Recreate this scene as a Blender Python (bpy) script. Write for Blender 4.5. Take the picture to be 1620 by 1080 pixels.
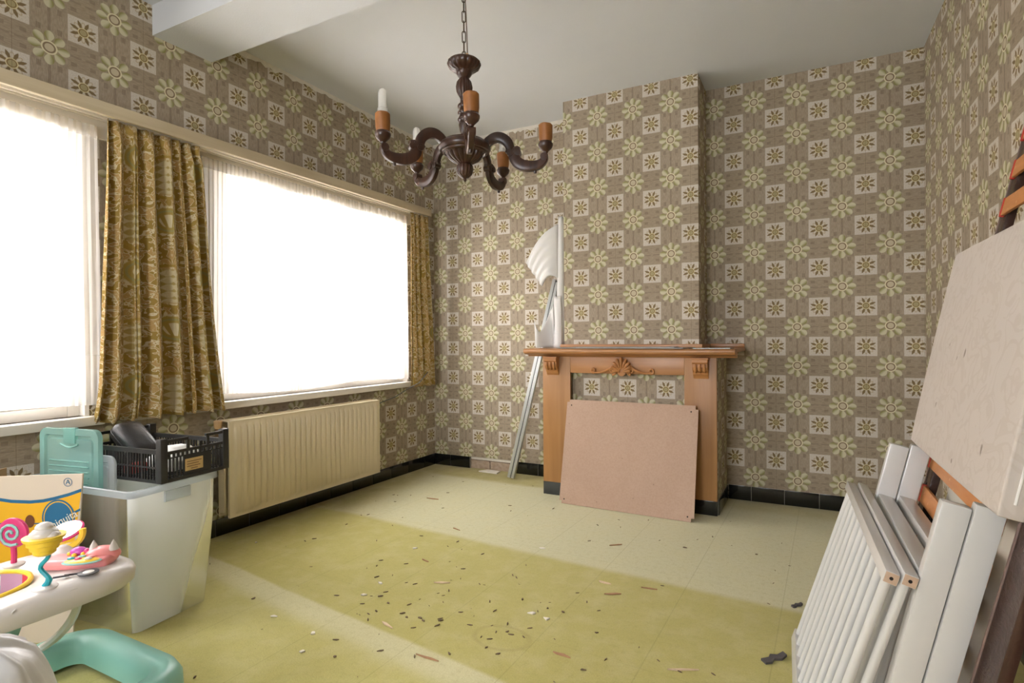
import bpy, bmesh, math, random
from mathutils import Vector, Matrix
PI = math.pi
R = math.radians
for o in list(bpy.data.objects): bpy.data.objects.remove(o)
scn = bpy.context.scene
COL = scn.collection

# ------------------------------------------------------------------ camera
CAM = Vector((3.1082, -4.1057, 1.1329)); YAW, PITCH, ROLL = 0.46686, -0.00451, -0.00659
fw = Vector((-math.sin(YAW)*math.cos(PITCH), math.cos(YAW)*math.cos(PITCH), math.sin(PITCH)))
ri = Vector((math.cos(YAW), math.sin(YAW), 0)); up = ri.cross(fw)
r2 = ri*math.cos(ROLL) + up*math.sin(ROLL); u2 = -ri*math.sin(ROLL) + up*math.cos(ROLL)
cd = bpy.data.cameras.new('camera'); cam = bpy.data.objects.new('camera', cd); COL.objects.link(cam)
m = Matrix((r2, u2, -fw)).transposed().to_4x4(); m.translation = CAM; cam.matrix_world = m
cd.sensor_width = 36; cd.lens = 877.543/1620*36; cd.shift_x = -(847.8-810)/1620; cd.clip_start = 0.05
scn.camera = cam
# ------------------------------------------------------------------ world + exposure
scn.view_settings.view_transform = 'Standard'; scn.view_settings.look = 'None'
scn.view_settings.gamma = 1; scn.view_settings.use_curve_mapping = False
scn.view_settings.exposure = 1.62
w = bpy.data.worlds.new('overcast_sky'); scn.world = w; w.use_nodes = True
w.node_tree.nodes['Background'].inputs[0].default_value = (0.945, 0.94, 1.0, 1)
w.node_tree.nodes['Background'].inputs[1].default_value = 9.0
# room constants (metres): left wall x=0, back wall y=0, floor z=0
H, W, WANG, YR = 2.90, 3.706, 0.0293, -6.3
def wallx(y): return W + math.tan(WANG)*(-y)
WIN = [(-4.55, -2.70, 0.78, 2.27), (-2.08, -0.37, 0.78, 2.27)]      # left wall openings y0,y1,z0,z1
RWIN = (1.2, 2.6, 0.9, 2.2)                                       # unseen opening added behind the viewer to let in fill light
def portal(name, loc, rot, sx, sy):
    l = bpy.data.lights.new(name, 'AREA'); l.shape = 'RECTANGLE'; l.size = sx; l.size_y = sy
    l.cycles.is_portal = True
    o = bpy.data.objects.new(name, l); COL.objects.link(o); o.location = loc; o.rotation_euler = rot
for i, (a, b, c, d) in enumerate(WIN):
    portal('sky_portal', (-0.30, (a+b)/2, (c+d)/2), (0, R(-90), 0), d-c, b-a)
portal('sky_portal', ((RWIN[0]+RWIN[1])/2, YR-0.28, (RWIN[2]+RWIN[3])/2), (R(90), 0, 0), RWIN[1]-RWIN[0], RWIN[3]-RWIN[2])

# ------------------------------------------------------------------ node helpers
def lin(c):
    return tuple(((v/255)/12.92 if v/255 <= 0.04045 else ((v/255+0.055)/1.055)**2.4) for v in c) + (1,)
class S:                                                            # a float socket with arithmetic
    def __init__(s, nt, sock): s.nt = nt; s.k = sock
    def op(s, o, *a):
        n = s.nt.nodes.new('ShaderNodeMath'); n.operation = o
        for i, v in enumerate((s,)+a):
            if isinstance(v, S): s.nt.links.new(v.k, n.inputs[i])
            else: n.inputs[i].default_value = v
        return S(s.nt, n.outputs[0])
    def __add__(s, o): return s.op('ADD', o)
    def __radd__(s, o): return s.op('ADD', o)
    def __sub__(s, o): return s.op('SUBTRACT', o)
    def __rsub__(s, o): return (s*-1)+o
    def __mul__(s, o): return s.op('MULTIPLY', o)
    def __rmul__(s, o): return s.op('MULTIPLY', o)
    def __truediv__(s, o): return s.op('DIVIDE', o)
    def abs(s): return s.op('ABSOLUTE')
    def lt(s, o): return s.op('LESS_THAN', o)
    def gt(s, o): return s.op('GREATER_THAN', o)
    def sqrt(s): return s.op('SQRT')
    def max(s, o): return s.op('MAXIMUM', o)
    def min(s, o): return s.op('MINIMUM', o)
    def step(s, a, b):                                              # smooth 0..1 between a and b (a>b inverts)
        n = s.nt.nodes.new('ShaderNodeMapRange'); n.interpolation_type = 'SMOOTHSTEP'
        s.nt.links.new(s.k, n.inputs[0]); lo, hi, t0, t1 = (a, b, 0, 1) if a < b else (b, a, 1, 0)
        for i, v in zip((1, 2, 3, 4), (lo, hi, t0, t1)): n.inputs[i].default_value = v
        return S(s.nt, n.outputs[0])
class Mat:
    def __init__(s, name):
        s.m = bpy.data.materials.new(name); s.m.use_nodes = True; s.nt = s.m.node_tree
        s.b = s.nt.nodes['Principled BSDF']; s.out = s.nt.nodes['Material Output']
    def n(s, t): return s.nt.nodes.new(t)
    def set(s, **k):
        for a, v in k.items(): s.b.inputs[a.replace('_', ' ')].default_value = v
        return s
    def obj(s):
        n = s.n('ShaderNodeTexCoord'); x = s.n('ShaderNodeSeparateXYZ'); s.nt.links.new(n.outputs['Object'], x.inputs[0])
        s.vec = n.outputs['Object']; return [S(s.nt, o) for o in x.outputs]
    def uv(s):
        n = s.n('ShaderNodeTexCoord'); x = s.n('ShaderNodeSeparateXYZ'); s.nt.links.new(n.outputs['UV'], x.inputs[0])
        s.vec = n.outputs['UV']; return [S(s.nt, o) for o in x.outputs][:2]
    def comb(s, x, y, z=0.0):
        n = s.n('ShaderNodeCombineXYZ')
        for i, v in enumerate((x, y, z)):
            if isinstance(v, S): s.nt.links.new(v.k, n.inputs[i])
            else: n.inputs[i].default_value = v
        return n.outputs[0]
    def noise(s, vec, scale, detail=2.0, rough=0.5, dist=0.0):
        n = s.n('ShaderNodeTexNoise'); s.nt.links.new(vec, n.inputs['Vector'])
        n.inputs['Scale'].default_value = scale; n.inputs['Detail'].default_value = detail
        n.inputs['Roughness'].default_value = rough; n.inputs['Distortion'].default_value = dist
        return S(s.nt, n.outputs[0])
    def voro(s, vec, scale, out=0):
        n = s.n('ShaderNodeTexVoronoi'); s.nt.links.new(vec, n.inputs['Vector']); n.inputs['Scale'].default_value = scale
        return S(s.nt, n.outputs[out])
    def mix(s, f, a, b, mode='MIX'):
        n = s.n('ShaderNodeMix'); n.data_type = 'RGBA'; n.blend_type = mode
        for i, v in ((0, f), (6, a), (7, b)):
            if isinstance(v, S): s.nt.links.new(v.k, n.inputs[i])
            elif hasattr(v, 'is_output'): s.nt.links.new(v, n.inputs[i])
            else: n.inputs[i].default_value = v
        return n.outputs[2]
    def color(s, c):
        if hasattr(c, 'is_output'): s.nt.links.new(c, s.b.inputs['Base Color'])
        else: s.b.inputs['Base Color'].default_value = c
        return s
    def rough(s, r):
        if isinstance(r, S): s.nt.links.new(r.k, s.b.inputs['Roughness'])
        else: s.b.inputs['Roughness'].default_value = r
        return s
    def bump(s, h, strength=0.3, dist=0.01):
        n = s.n('ShaderNodeBump'); s.nt.links.new(h.k, n.inputs['Height'])
        n.inputs['Strength'].default_value = strength; n.inputs['Distance'].default_value = dist
        s.nt.links.new(n.outputs[0], s.b.inputs['Normal']); return s
def plain(name, c, rough=0.6, var=0.06, scale=8, metal=0.0, bump=0.0, bscale=60, coat=0.0):
    m = Mat(name); m.obj(); f = m.noise(m.vec, scale, 3)
    c1 = lin([min(255, v*(1+var)) for v in c]); c0 = lin([v*(1-var) for v in c])
    m.color(m.mix(f, c0, c1)); m.rough(rough); m.set(Metallic=metal)
    if coat: m.b.inputs['Coat Weight'].default_value = coat
    if bump: m.bump(m.noise(m.vec, bscale, 3), bump, 0.005)
    return m.m
def wood(name, c0, c1, axis=2, scale=14, rough=0.45, bump=0.08):
    m = Mat(name); x = m.obj(); q = [x[0]*scale, x[1]*scale, x[2]*scale]; q[axis] = q[axis]*0.06
    f = m.noise(m.comb(*q), 1.0, 4, 0.6, 0.8); g = m.noise(m.vec, 2.5, 2)
    m.color(m.mix((f*0.75+g*0.25).step(0.25, 0.75), lin(c0), lin(c1))); m.rough(rough)
    m.bump(f, bump, 0.003); return m.m
def sheer(name, tcol, alpha, trans, rough_gloss=None, objcol=None):
    """thin see-through sheet: part clear, part scattering"""
    m = Mat(name); nt = m.nt; nt.nodes.remove(m.b)
    t = m.n('ShaderNodeBsdfTransparent'); d = m.n('ShaderNodeBsdfDiffuse'); l = m.n('ShaderNodeBsdfTranslucent')
    t.inputs[0].default_value = lin(tcol); c = lin(objcol or tcol); d.inputs[0].default_value = c; l.inputs[0].default_value = c
    a = m.n('ShaderNodeMixShader'); a.inputs[0].default_value = trans; nt.links.new(d.outputs[0], a.inputs[1]); nt.links.new(l.outputs[0], a.inputs[2])
    last = a.outputs[0]
    if rough_gloss is not None:
        g = m.n('ShaderNodeBsdfGlossy'); g.inputs['Roughness'].default_value = rough_gloss
        fr = m.n('ShaderNodeFresnel'); fr.inputs[0].default_value = 1.4
        b = m.n('ShaderNodeMixShader'); nt.links.new(fr.outputs[0], b.inputs[0]); nt.links.new(last, b.inputs[1]); nt.links.new(g.outputs[0], b.inputs[2]); last = b.outputs[0]
    e = m.n('ShaderNodeMixShader'); e.inputs[0].default_value = alpha; nt.links.new(t.outputs[0], e.inputs[1]); nt.links.new(last, e.inputs[2])
    nt.links.new(e.outputs[0], m.out.inputs[0]); return m.m

def wallpaper():
    m = Mat('flower_wallpaper'); u, v = m.uv(); V = m.vec
    a = u-u.op('ROUND'); b = v-v.op('ROUND')
    c = u-u.op('FLOOR')-0.5; d = v-v.op('FLOOR')-0.5
    aa, ab, ac, ad = a.abs(), b.abs(), c.abs(), d.abs()
    wv = m.noise(m.comb(u*55, v*11), 1, 2); wh = m.noise(m.comb(u*11, v*55), 1, 2)
    big = m.noise(V, 0.35, 2)
    incol = aa.lt(0.265)
    col = m.mix(incol, m.mix(wh.step(0.3, 0.7), lin((151, 136, 116)), lin((166, 152, 132))),
                m.mix(wv.step(0.3, 0.7), lin((154, 139, 120)), lin((170, 156, 137))))
    def band(x, lo, hi): return x.gt(lo)*x.lt(hi)
    dark = (aa.lt(0.022)*ab.gt(0.2)).max(ab.lt(0.018)*aa.gt(0.29)*aa.lt(0.47)*0.8)
    dark = dark.max(band(aa, 0.115, 0.185)*band(ab, 0.27, 0.375)).max(band(ab, 0.105, 0.175)*band(aa, 0.31, 0.40))
    dark = dark.max(band(aa, 0.185, 0.255)*band(ab, 0.19, 0.27)*0.6)
    col = m.mix(dark*0.42, col, lin((114, 101, 85)))
    # framed small flower on a pale square
    sq = ac.lt(0.232)*ad.lt(0.24)
    dots = m.noise(V, 55, 1)
    col = m.mix(sq, col, m.mix(dots.step(0.35, 0.65), lin((196, 188, 176)), lin((210, 203, 193))))
    def polar(x, y, off):
        r = (x*x+y*y).sqrt(); th = y.op('ARCTAN2', x)+off
        ph = th-(th/(PI/4)).op('ROUND')*(PI/4)
        return r, r*ph.op('COSINE'), r*ph.op('SINE')
    r2, s2, t2 = polar(c, d, PI/8)
    q2 = s2/0.215; spike = t2.abs()-(q2*q2*q2*q2*-1+1.0)*0.034
    col = m.mix((spike.step(0.006, -0.004)*r2.lt(0.215)*sq), col, lin((126, 106, 74)))
    _, s3, t3 = polar(c, d, 0.0)
    w3 = (s3-0.05)*0.19+0.013
    e3 = (((s3-0.125)/0.068)*((s3-0.125)/0.068)+(t3/w3)*(t3/w3)).sqrt()
    col = m.mix(e3.step(1.08, 0.9)*sq, col, m.mix(e3.step(0.4, 1.0), lin((208, 200, 184)), lin((178, 162, 136))))
    def ring(x, r, cc): return m.mix(r.step(x+0.004, x-0.004), col, cc)
    for x, cc in ((0.086, (214, 204, 160)), (0.071, (138, 116, 78)), (0.052, (168, 156, 116))): col = ring(x, r2, lin(cc))
    # big eight petalled flower
    r, s, t = polar(a, b, 0.0)
    w = (s-0.09).step(0.0, 0.13)*0.045+0.030
    e = (((s-0.195)/0.102)*((s-0.195)/0.102)+(t/w)*(t/w)).sqrt()
    g = ((t/w)*-1).step(-0.25, 0.95)
    g = g.max(((s-0.09)*-1).step(-0.05, 0.01)*0.7)
    halo = r.step(0.30, 0.2)*0.28
    col = m.mix(halo, col, lin((140, 132, 86)))
    pet = m.mix(g, lin((202, 197, 168)), lin((140, 136, 82)))
    col = m.mix(e.step(1.06, 0.94), col, pet)
    for x, cc in ((0.118, (220, 212, 180)), (0.094, (134, 116, 94)), (0.068, (196, 184, 158))): col = ring(x, r, lin(cc))
    seam = ((u-0.5)*0.5-((u-0.5)*0.5).op('ROUND')).abs().lt(0.0028)
    col = m.mix(seam*0.35, col, lin((96, 80, 58)))
    col = m.mix(big.step(0.35, 0.75)*0.14, col, lin((120, 98, 66)), 'MULTIPLY')
    m.color(col); m.rough(0.75); m.set(**{'Specular IOR Level': 0.3})
    m.bump(wv+wh, 0.12, 0.002); return m.m
def damask():
    m = Mat('gold_damask'); u, v = m.uv()
    q = u/0.20; cx = (q-q.op('ROUND')).abs()*0.20                     # mirrored about each motif axis
    col_i = q.op('ROUND'); vv = v+col_i*0.28
    k = vv/0.56; kf = k-k.op('FLOOR')
    V = m.comb(cx*1.9, (vv-(k.op('FLOOR')*0.56))*0.8, 0.0)
    n1 = m.noise(V, 31, 1.5, 0.5, 1.2); n2 = m.noise(V, 70, 2, 0.5, 0.6); n3 = m.noise(V, 34, 1.0, 0.5, 2.0)
    sn = (kf*PI).op('SINE'); og = cx-(sn*0.085+0.012)
    e1 = ((cx/0.05)*(cx/0.05)+((kf-0.62)/0.17)*((kf-0.62)/0.17)).sqrt()
    e2 = ((cx/0.042)*(cx/0.042)+((kf-0.22)/0.13)*((kf-0.22)/0.13)).sqrt()
    col = m.mix(n2*0.5, lin((154, 124, 50)), lin((172, 142, 68)))
    col = m.mix(n1.step(0.47, 0.50), col, lin((186, 150, 90)))
    col = m.mix((n1-0.49).abs().step(0.034, 0.018), col, lin((222, 208, 172)))
    col = m.mix((n3-0.5).abs().step(0.022, 0.008)*n1.step(0.45, 0.5)*0.9, col, lin((208, 188, 146)))
    scale_ = ((cx*200).op('SINE')*0.5+(kf*95+cx*60).op('SINE')*0.5)
    col = m.mix(e1.step(1.05, 0.80)*0.85, col, m.mix(scale_.step(-0.25, 0.15), lin((172, 150, 88)), lin((214, 202, 164))))
    col = m.mix((e1-1.12).abs().step(0.10, 0.05), col, lin((166, 136, 58)))
    col = m.mix(e2.step(1.0, 0.92), col, lin((172, 146, 72)))
    col = m.mix((e2-1.0).abs().step(0.13, 0.03)*n2.step(0.38, 0.5), col, lin((218, 205, 168)))
    col = m.mix((e2-0.7).abs().step(0.08, 0.04)*0.8, col, lin((156, 152, 100)))
    fan = ((cx/(kf-0.12+0.02)).abs()*55).op('SINE').step(-0.1, 0.3)
    col = m.mix(e2.step(0.5, 0.42)*fan, col, lin((220, 206, 168)))
    thread = m.noise(m.comb(u*900, v*60), 1, 1)
    col = m.mix(thread*0.22, col, lin((124, 98, 44)))
    # cloth lets a little daylight through
    m.color(col); m.rough(0.8); m.set(**{'Sheen Weight': 0.25})
    tl = m.n('ShaderNodeBsdfTranslucent'); m.nt.links.new(col, tl.inputs[0])
    mx = m.n('ShaderNodeMixShader'); mx.inputs[0].default_value = 0.12
    m.nt.links.new(m.b.outputs[0], mx.inputs[1]); m.nt.links.new(tl.outputs[0], mx.inputs[2]); m.nt.links.new(mx.outputs[0], m.out.inputs[0])
    m.bump(thread, 0.15, 0.002); return m.m
def carpet():
    m = Mat('green_carpet'); x, y, z = m.obj(); V = m.vec
    n = m.noise(V, 1.3, 4); f = m.noise(V, 160, 3, 0.7); g2 = m.noise(V, 42, 4, 0.7); md = m.noise(V, 9, 3)
    yw = y+(n-0.5)*0.05
    e1 = yw-(x*-0.064-1.396)                                          # back edge of the unfaded strip
    e2 = yw-(x*-0.130-2.252)                                          # front edge of it
    pale = e1.step(-0.03, 0.04)
    stripe = e2.step(0.02, -0.005)*e2.step(-0.17, -0.06)
    front = e2.step(0.0, -0.03)
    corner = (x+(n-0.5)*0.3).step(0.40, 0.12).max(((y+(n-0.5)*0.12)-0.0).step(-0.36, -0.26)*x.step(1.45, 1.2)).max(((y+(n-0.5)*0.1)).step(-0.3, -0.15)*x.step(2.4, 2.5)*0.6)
    strip = lin((182, 173, 100)); palec = lin((203, 199, 161)); fr = lin((186, 178, 108)); st = lin((206, 200, 156))
    col = m.mix(pale, strip, palec); col = m.mix(front, col, fr); col = m.mix(stripe, col, st)
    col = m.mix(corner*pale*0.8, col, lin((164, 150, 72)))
    # tile seams
    def seam(q, off, per, ww): k = (q-off)/per; return ((k-k.op('ROUND')).abs()*per).lt(ww)
    sm = seam(x+y*-0.02, 1.41, 0.40, 0.0022).max(seam(y+x*0.04, -0.55, 0.80, 0.0022)*0.5)
    col = m.mix(sm*0.22, col, lin((110, 102, 46)))
    sx, sy = x-2.04, y+2.29; rr = (sx*sx*0.8+sy*sy*1.6).sqrt()
    col = m.mix((rr-0.10).abs().step(0.016, 0.002)*0.35*md, col, lin((120, 84, 44)))
    col = m.mix(md.step(0.40, 0.75)*0.30, col, lin((206, 198, 150)))
    sp = m.voro(V, 26); col = m.mix(sp.step(0.07, 0.03)*m.noise(V, 3).step(0.42, 0.6)*0.45, col, lin((96, 84, 44)))
    col = m.mix(f.step(0.3, 0.7)*0.16, col, lin((120, 110, 50))); col = m.mix(g2.step(0.45, 0.75)*0.22, col, lin((142, 132, 72)))
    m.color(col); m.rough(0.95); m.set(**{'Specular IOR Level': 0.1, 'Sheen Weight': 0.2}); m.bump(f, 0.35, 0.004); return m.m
def ceilmat():
    m = Mat('white_ceiling_paint'); m.obj(); f = m.noise(m.vec, 120, 2); g = m.noise(m.vec, 1.5, 3)
    m.color(m.mix(g, lin((200, 202, 205)), lin((212, 213, 215)))); m.rough(0.85); m.bump(f, 0.25, 0.003); return m.m
def hardboard():
    m = Mat('brown_hardboard'); m.obj(); f = m.noise(m.vec, 90, 3); g = m.noise(m.vec, 2.2, 4, 0.6)
    sp = m.voro(m.vec, 9); c = m.mix(g, lin((170, 140, 119)), lin((190, 161, 139)))
    c = m.mix(f.step(0.35, 0.7)*0.2, c, lin((150, 110, 86))); c = m.mix(sp.step(0.05, 0.03)*0.5, c, lin((112, 82, 62)))
    m.color(c); m.rough(0.55); return m.m
def mattress_mat():
    m = Mat('white_jacquard'); x, y, z = m.obj(); f = m.noise(m.vec, 11, 1, 0.4, 2.2)
    fine = m.noise(m.vec, 300, 1); st = m.voro(m.vec, 7.5)
    c = m.mix((f-0.52).abs().step(0.06, 0.03)*0.5, lin((196, 187, 180)), lin((186, 175, 166)))
    wz = m.noise(m.vec, 60, 2)
    for sy_, sz_, sr in [(0.016, 0.308, 0.014), (0.078, 0.295, 0.009), (0.191, 0.329, 0.005), (0.187, 0.156, 0.006), (-0.274, 0.111, 0.014), (-0.081, 0.046, 0.007)]:
        dy, dz = y-sy_, z-sz_; dd = (dy*dy*3.0+dz*dz).sqrt()+(wz-0.5)*0.018
        c = m.mix(dd.step(sr, sr*0.5)*0.7, c, lin((104, 88, 74)))
    m.color(c); m.rough(0.85); m.bump(f*0.7+fine*0.3, 0.25, 0.004); return m.m
def crinkle(name, c, rough):
    m = Mat(name); m.obj(); f = m.noise(m.vec, 45, 4, 0.65, 0.6)
    m.color(m.mix(f, lin(c), lin([v*1.5+8 for v in c]))); m.rough(rough); m.bump(f, 0.5, 0.006); return m.m
def brick_mat():
    m = Mat('bare_brick'); m.obj(); f = m.noise(m.vec, 40, 4)
    m.color(m.mix(f, lin((150, 126, 104)), lin((196, 178, 158)))); m.rough(0.95); m.bump(f, 0.8, 0.01); return m.m
def orangeslat():
    m = Mat('orange_slat_wood'); x, y, z = m.obj(); f = m.noise(m.comb(x*30, y*10, z*60), 1, 3); s = m.voro(m.vec, 40)
    c = m.mix(f, lin((186, 118, 62)), lin((214, 150, 92))); c = m.mix(s.step(0.25, 0.1)*0.5, c, lin((232, 190, 140)))
    m.color(c); m.rough(0.45); return m.m
MT = dict(paper=wallpaper(), damask=damask(), carpet=carpet(), ceil=ceilmat(), hard=hardboard(), matt=mattress_mat(), brick=brick_mat(), slat=orangeslat(),
    white=plain('white_gloss_paint', (226, 220, 210), 0.4, 0.03), crib=plain('white_lacquer', (206, 205, 202), 0.28, 0.02, coat=0.2),
    fascia=wood('pale_fascia_wood', (184, 168, 140), (208, 194, 166), 1, 10, 0.5), track=plain('cream_track', (214, 204, 186), 0.5, 0.03),
    tile=plain('black_glazed_tile', (22, 22, 22), 0.16, 0.2, 20, coat=0.4), greytile=plain('worn_dark_tile', (62, 64, 62), 0.4, 0.2, 14), grout=plain('cement_grout', (150, 144, 130), 0.9, 0.1, 40),
    rad=plain('cream_radiator_enamel', (228, 214, 184), 0.35, 0.03, 3, coat=0.2), pipe=plain('brown_pipe', (110, 84, 56), 0.5, 0.15, 20), cork=plain('tan_cap', (196, 160, 116), 0.6, 0.05),
    oak=wood('orange_oak_veneer', (150, 104, 60), (178, 132, 82), 2, 9, 0.4), oakh=wood('orange_oak_edge', (150, 100, 58), (184, 134, 86), 0, 9, 0.35),
    carve=wood('carved_oak', (150, 98, 52), (186, 130, 76), 0, 20, 0.42), dark=wood('dark_stained_wood', (40, 24, 17), (74, 46, 34), 2, 30, 0.33, 0.25),
    brass=plain('aged_iron_chain', (74, 62, 48), 0.4, 0.15, 60, 0.8), sleeve=plain('amber_candle_sleeve', (142, 90, 42), 0.5, 0.12, 40), flex=plain('brown_flex', (110, 92, 80), 0.6),
    frost=sheer('frosted_bulb_glass', (245, 245, 242), 0.55, 0.5, 0.15), glass=sheer('window_glass', (252, 253, 252), 0.06, 0.0, 0.02),
    net=sheer('white_net_curtain', (255, 254, 253), 0.60, 0.55, None, (246, 243, 240)), netpale=sheer('white_net_hem', (255, 254, 253), 0.30, 0.5, None, (246, 243, 240)),
    foam=sheer('white_foam_sheet', (252, 252, 252), 0.97, 0.3, 0.4, (250, 249, 247)), alu=plain('aluminium_profile', (190, 192, 190), 0.35, 0.04, 10, 0.55), seal=plain('grey_seal', (90, 92, 92), 0.6),
    tote=sheer('milky_plastic', (244, 247, 246), 0.88, 0.25, 0.25, (243, 246, 243)), tote2=sheer('clear_milky_plastic', (236, 242, 246), 0.5, 0.4, 0.2, (232, 238, 242)), teal=sheer('teal_clear_plastic', (190, 226, 220), 0.58, 0.45, 0.15, (176, 222, 213)),
    crate=plain('black_crate_plastic', (38, 37, 36), 0.42, 0.2, 25, bump=0.1), blackp=plain('black_leather_case', (34, 32, 32), 0.33, 0.2, 30, bump=0.15, bscale=120), sticker=plain('faded_orange_sticker', (198, 168, 112), 0.7, 0.08, 30), ink=plain('brown_ink', (120, 92, 60), 0.7), redp=plain('red_print', (170, 44, 40), 0.5),
    paper_w=plain('white_paper', (226, 224, 220), 0.8, 0.03), card=plain('pale_cardboard', (204, 190, 172), 0.85, 0.03, 4), yellow=plain('yellow_carton_print', (228, 172, 26), 0.6, 0.03, 3), blue=plain('blue_carton_print', (24, 98, 138), 0.6, 0.03), white_p=plain('white_carton_print', (226, 220, 206), 0.6, 0.02), brownp=plain('brown_carton_print', (104, 58, 22), 0.7, 0.1), kraft=plain('kraft_cardboard', (168, 132, 92), 0.85, 0.06),
    wteal=plain('mint_toy_plastic', (136, 190, 176), 0.35, 0.02), wwhite=plain('white_toy_plastic', (216, 210, 205), 0.3, 0.02), pink=plain('pink_toy_plastic', (238, 150, 150), 0.28, 0.02), hot=plain('hot_pink_toy_plastic', (214, 62, 120), 0.3, 0.03), yel=plain('yellow_toy_plastic', (246, 208, 64), 0.32, 0.02), teal2=plain('blue_toy_plastic', (38, 158, 172), 0.35, 0.03), mauve=plain('mauve_fabric', (200, 150, 176), 0.8, 0.06), redf=plain('red_fabric', (214, 62, 74), 0.8, 0.05), purple=plain('magenta_toy_plastic', (196, 80, 176), 0.3, 0.03), charcoal=plain('charcoal_toy_plastic', (62, 62, 66), 0.35), mint=plain('mint_fabric', (150, 196, 190), 0.8, 0.05), silver=plain('mirror_foil', (220, 222, 224), 0.12, 0.02, 4, 0.9),
    bag=plain('white_plastic_bag', (214, 214, 216), 0.3, 0.03, 6, bump=0.4, bscale=14), bedrail=crinkle('dark_brown_varnish', (44, 28, 22), 0.28), bead=plain('mauve_brown_bead', (124, 102, 94), 0.45), capred=plain('red_slat_cap', (190, 52, 36), 0.5), panel=plain('pale_grey_panel', (206, 204, 192), 0.6, 0.03), endgrain=plain('raw_end_grain', (190, 164, 142), 0.8, 0.12, 60), hole=plain('dark_hole', (30, 22, 18), 0.8),
    chip=plain('pale_wood_chip', (214, 190, 158), 0.85, 0.1, 40), chipd=plain('dark_brown_chip', (112, 94, 72), 0.85, 0.25, 40), chipw=plain('white_plaster_crumb', (226, 220, 206), 0.9, 0.05), splint=plain('reddish_splinter', (168, 128, 94), 0.8, 0.15, 40), torn=plain('torn_grey_plastic', (84, 80, 80), 0.6, 0.1),
    slate=plain('grey_veined_sheet', (136, 134, 130), 0.35, 0.3, 18), gl2=plain('greenish_glass_sheet', (112, 124, 110), 0.08, 0.05), plaster=plain('rough_white_plaster', (214, 208, 196), 0.95, 0.06, 30, bump=0.6, bscale=50),
    brickfar=plain('pale_facade_brick', (206, 190, 176), 0.9, 0.08, 12), rooft=plain('roof_tiles', (176, 150, 138), 0.9, 0.1, 10), darkpane=plain('distant_window', (150, 156, 160), 0.2), street=plain('street_paving', (190, 188, 184), 0.9, 0.05))
MT['chipboard'] = plain('pale_chipboard', (222, 196, 160), 0.8, 0.06, 50); MT['edge'] = plain('orange_edge_band', (184, 122, 78), 0.5, 0.05)

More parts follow.
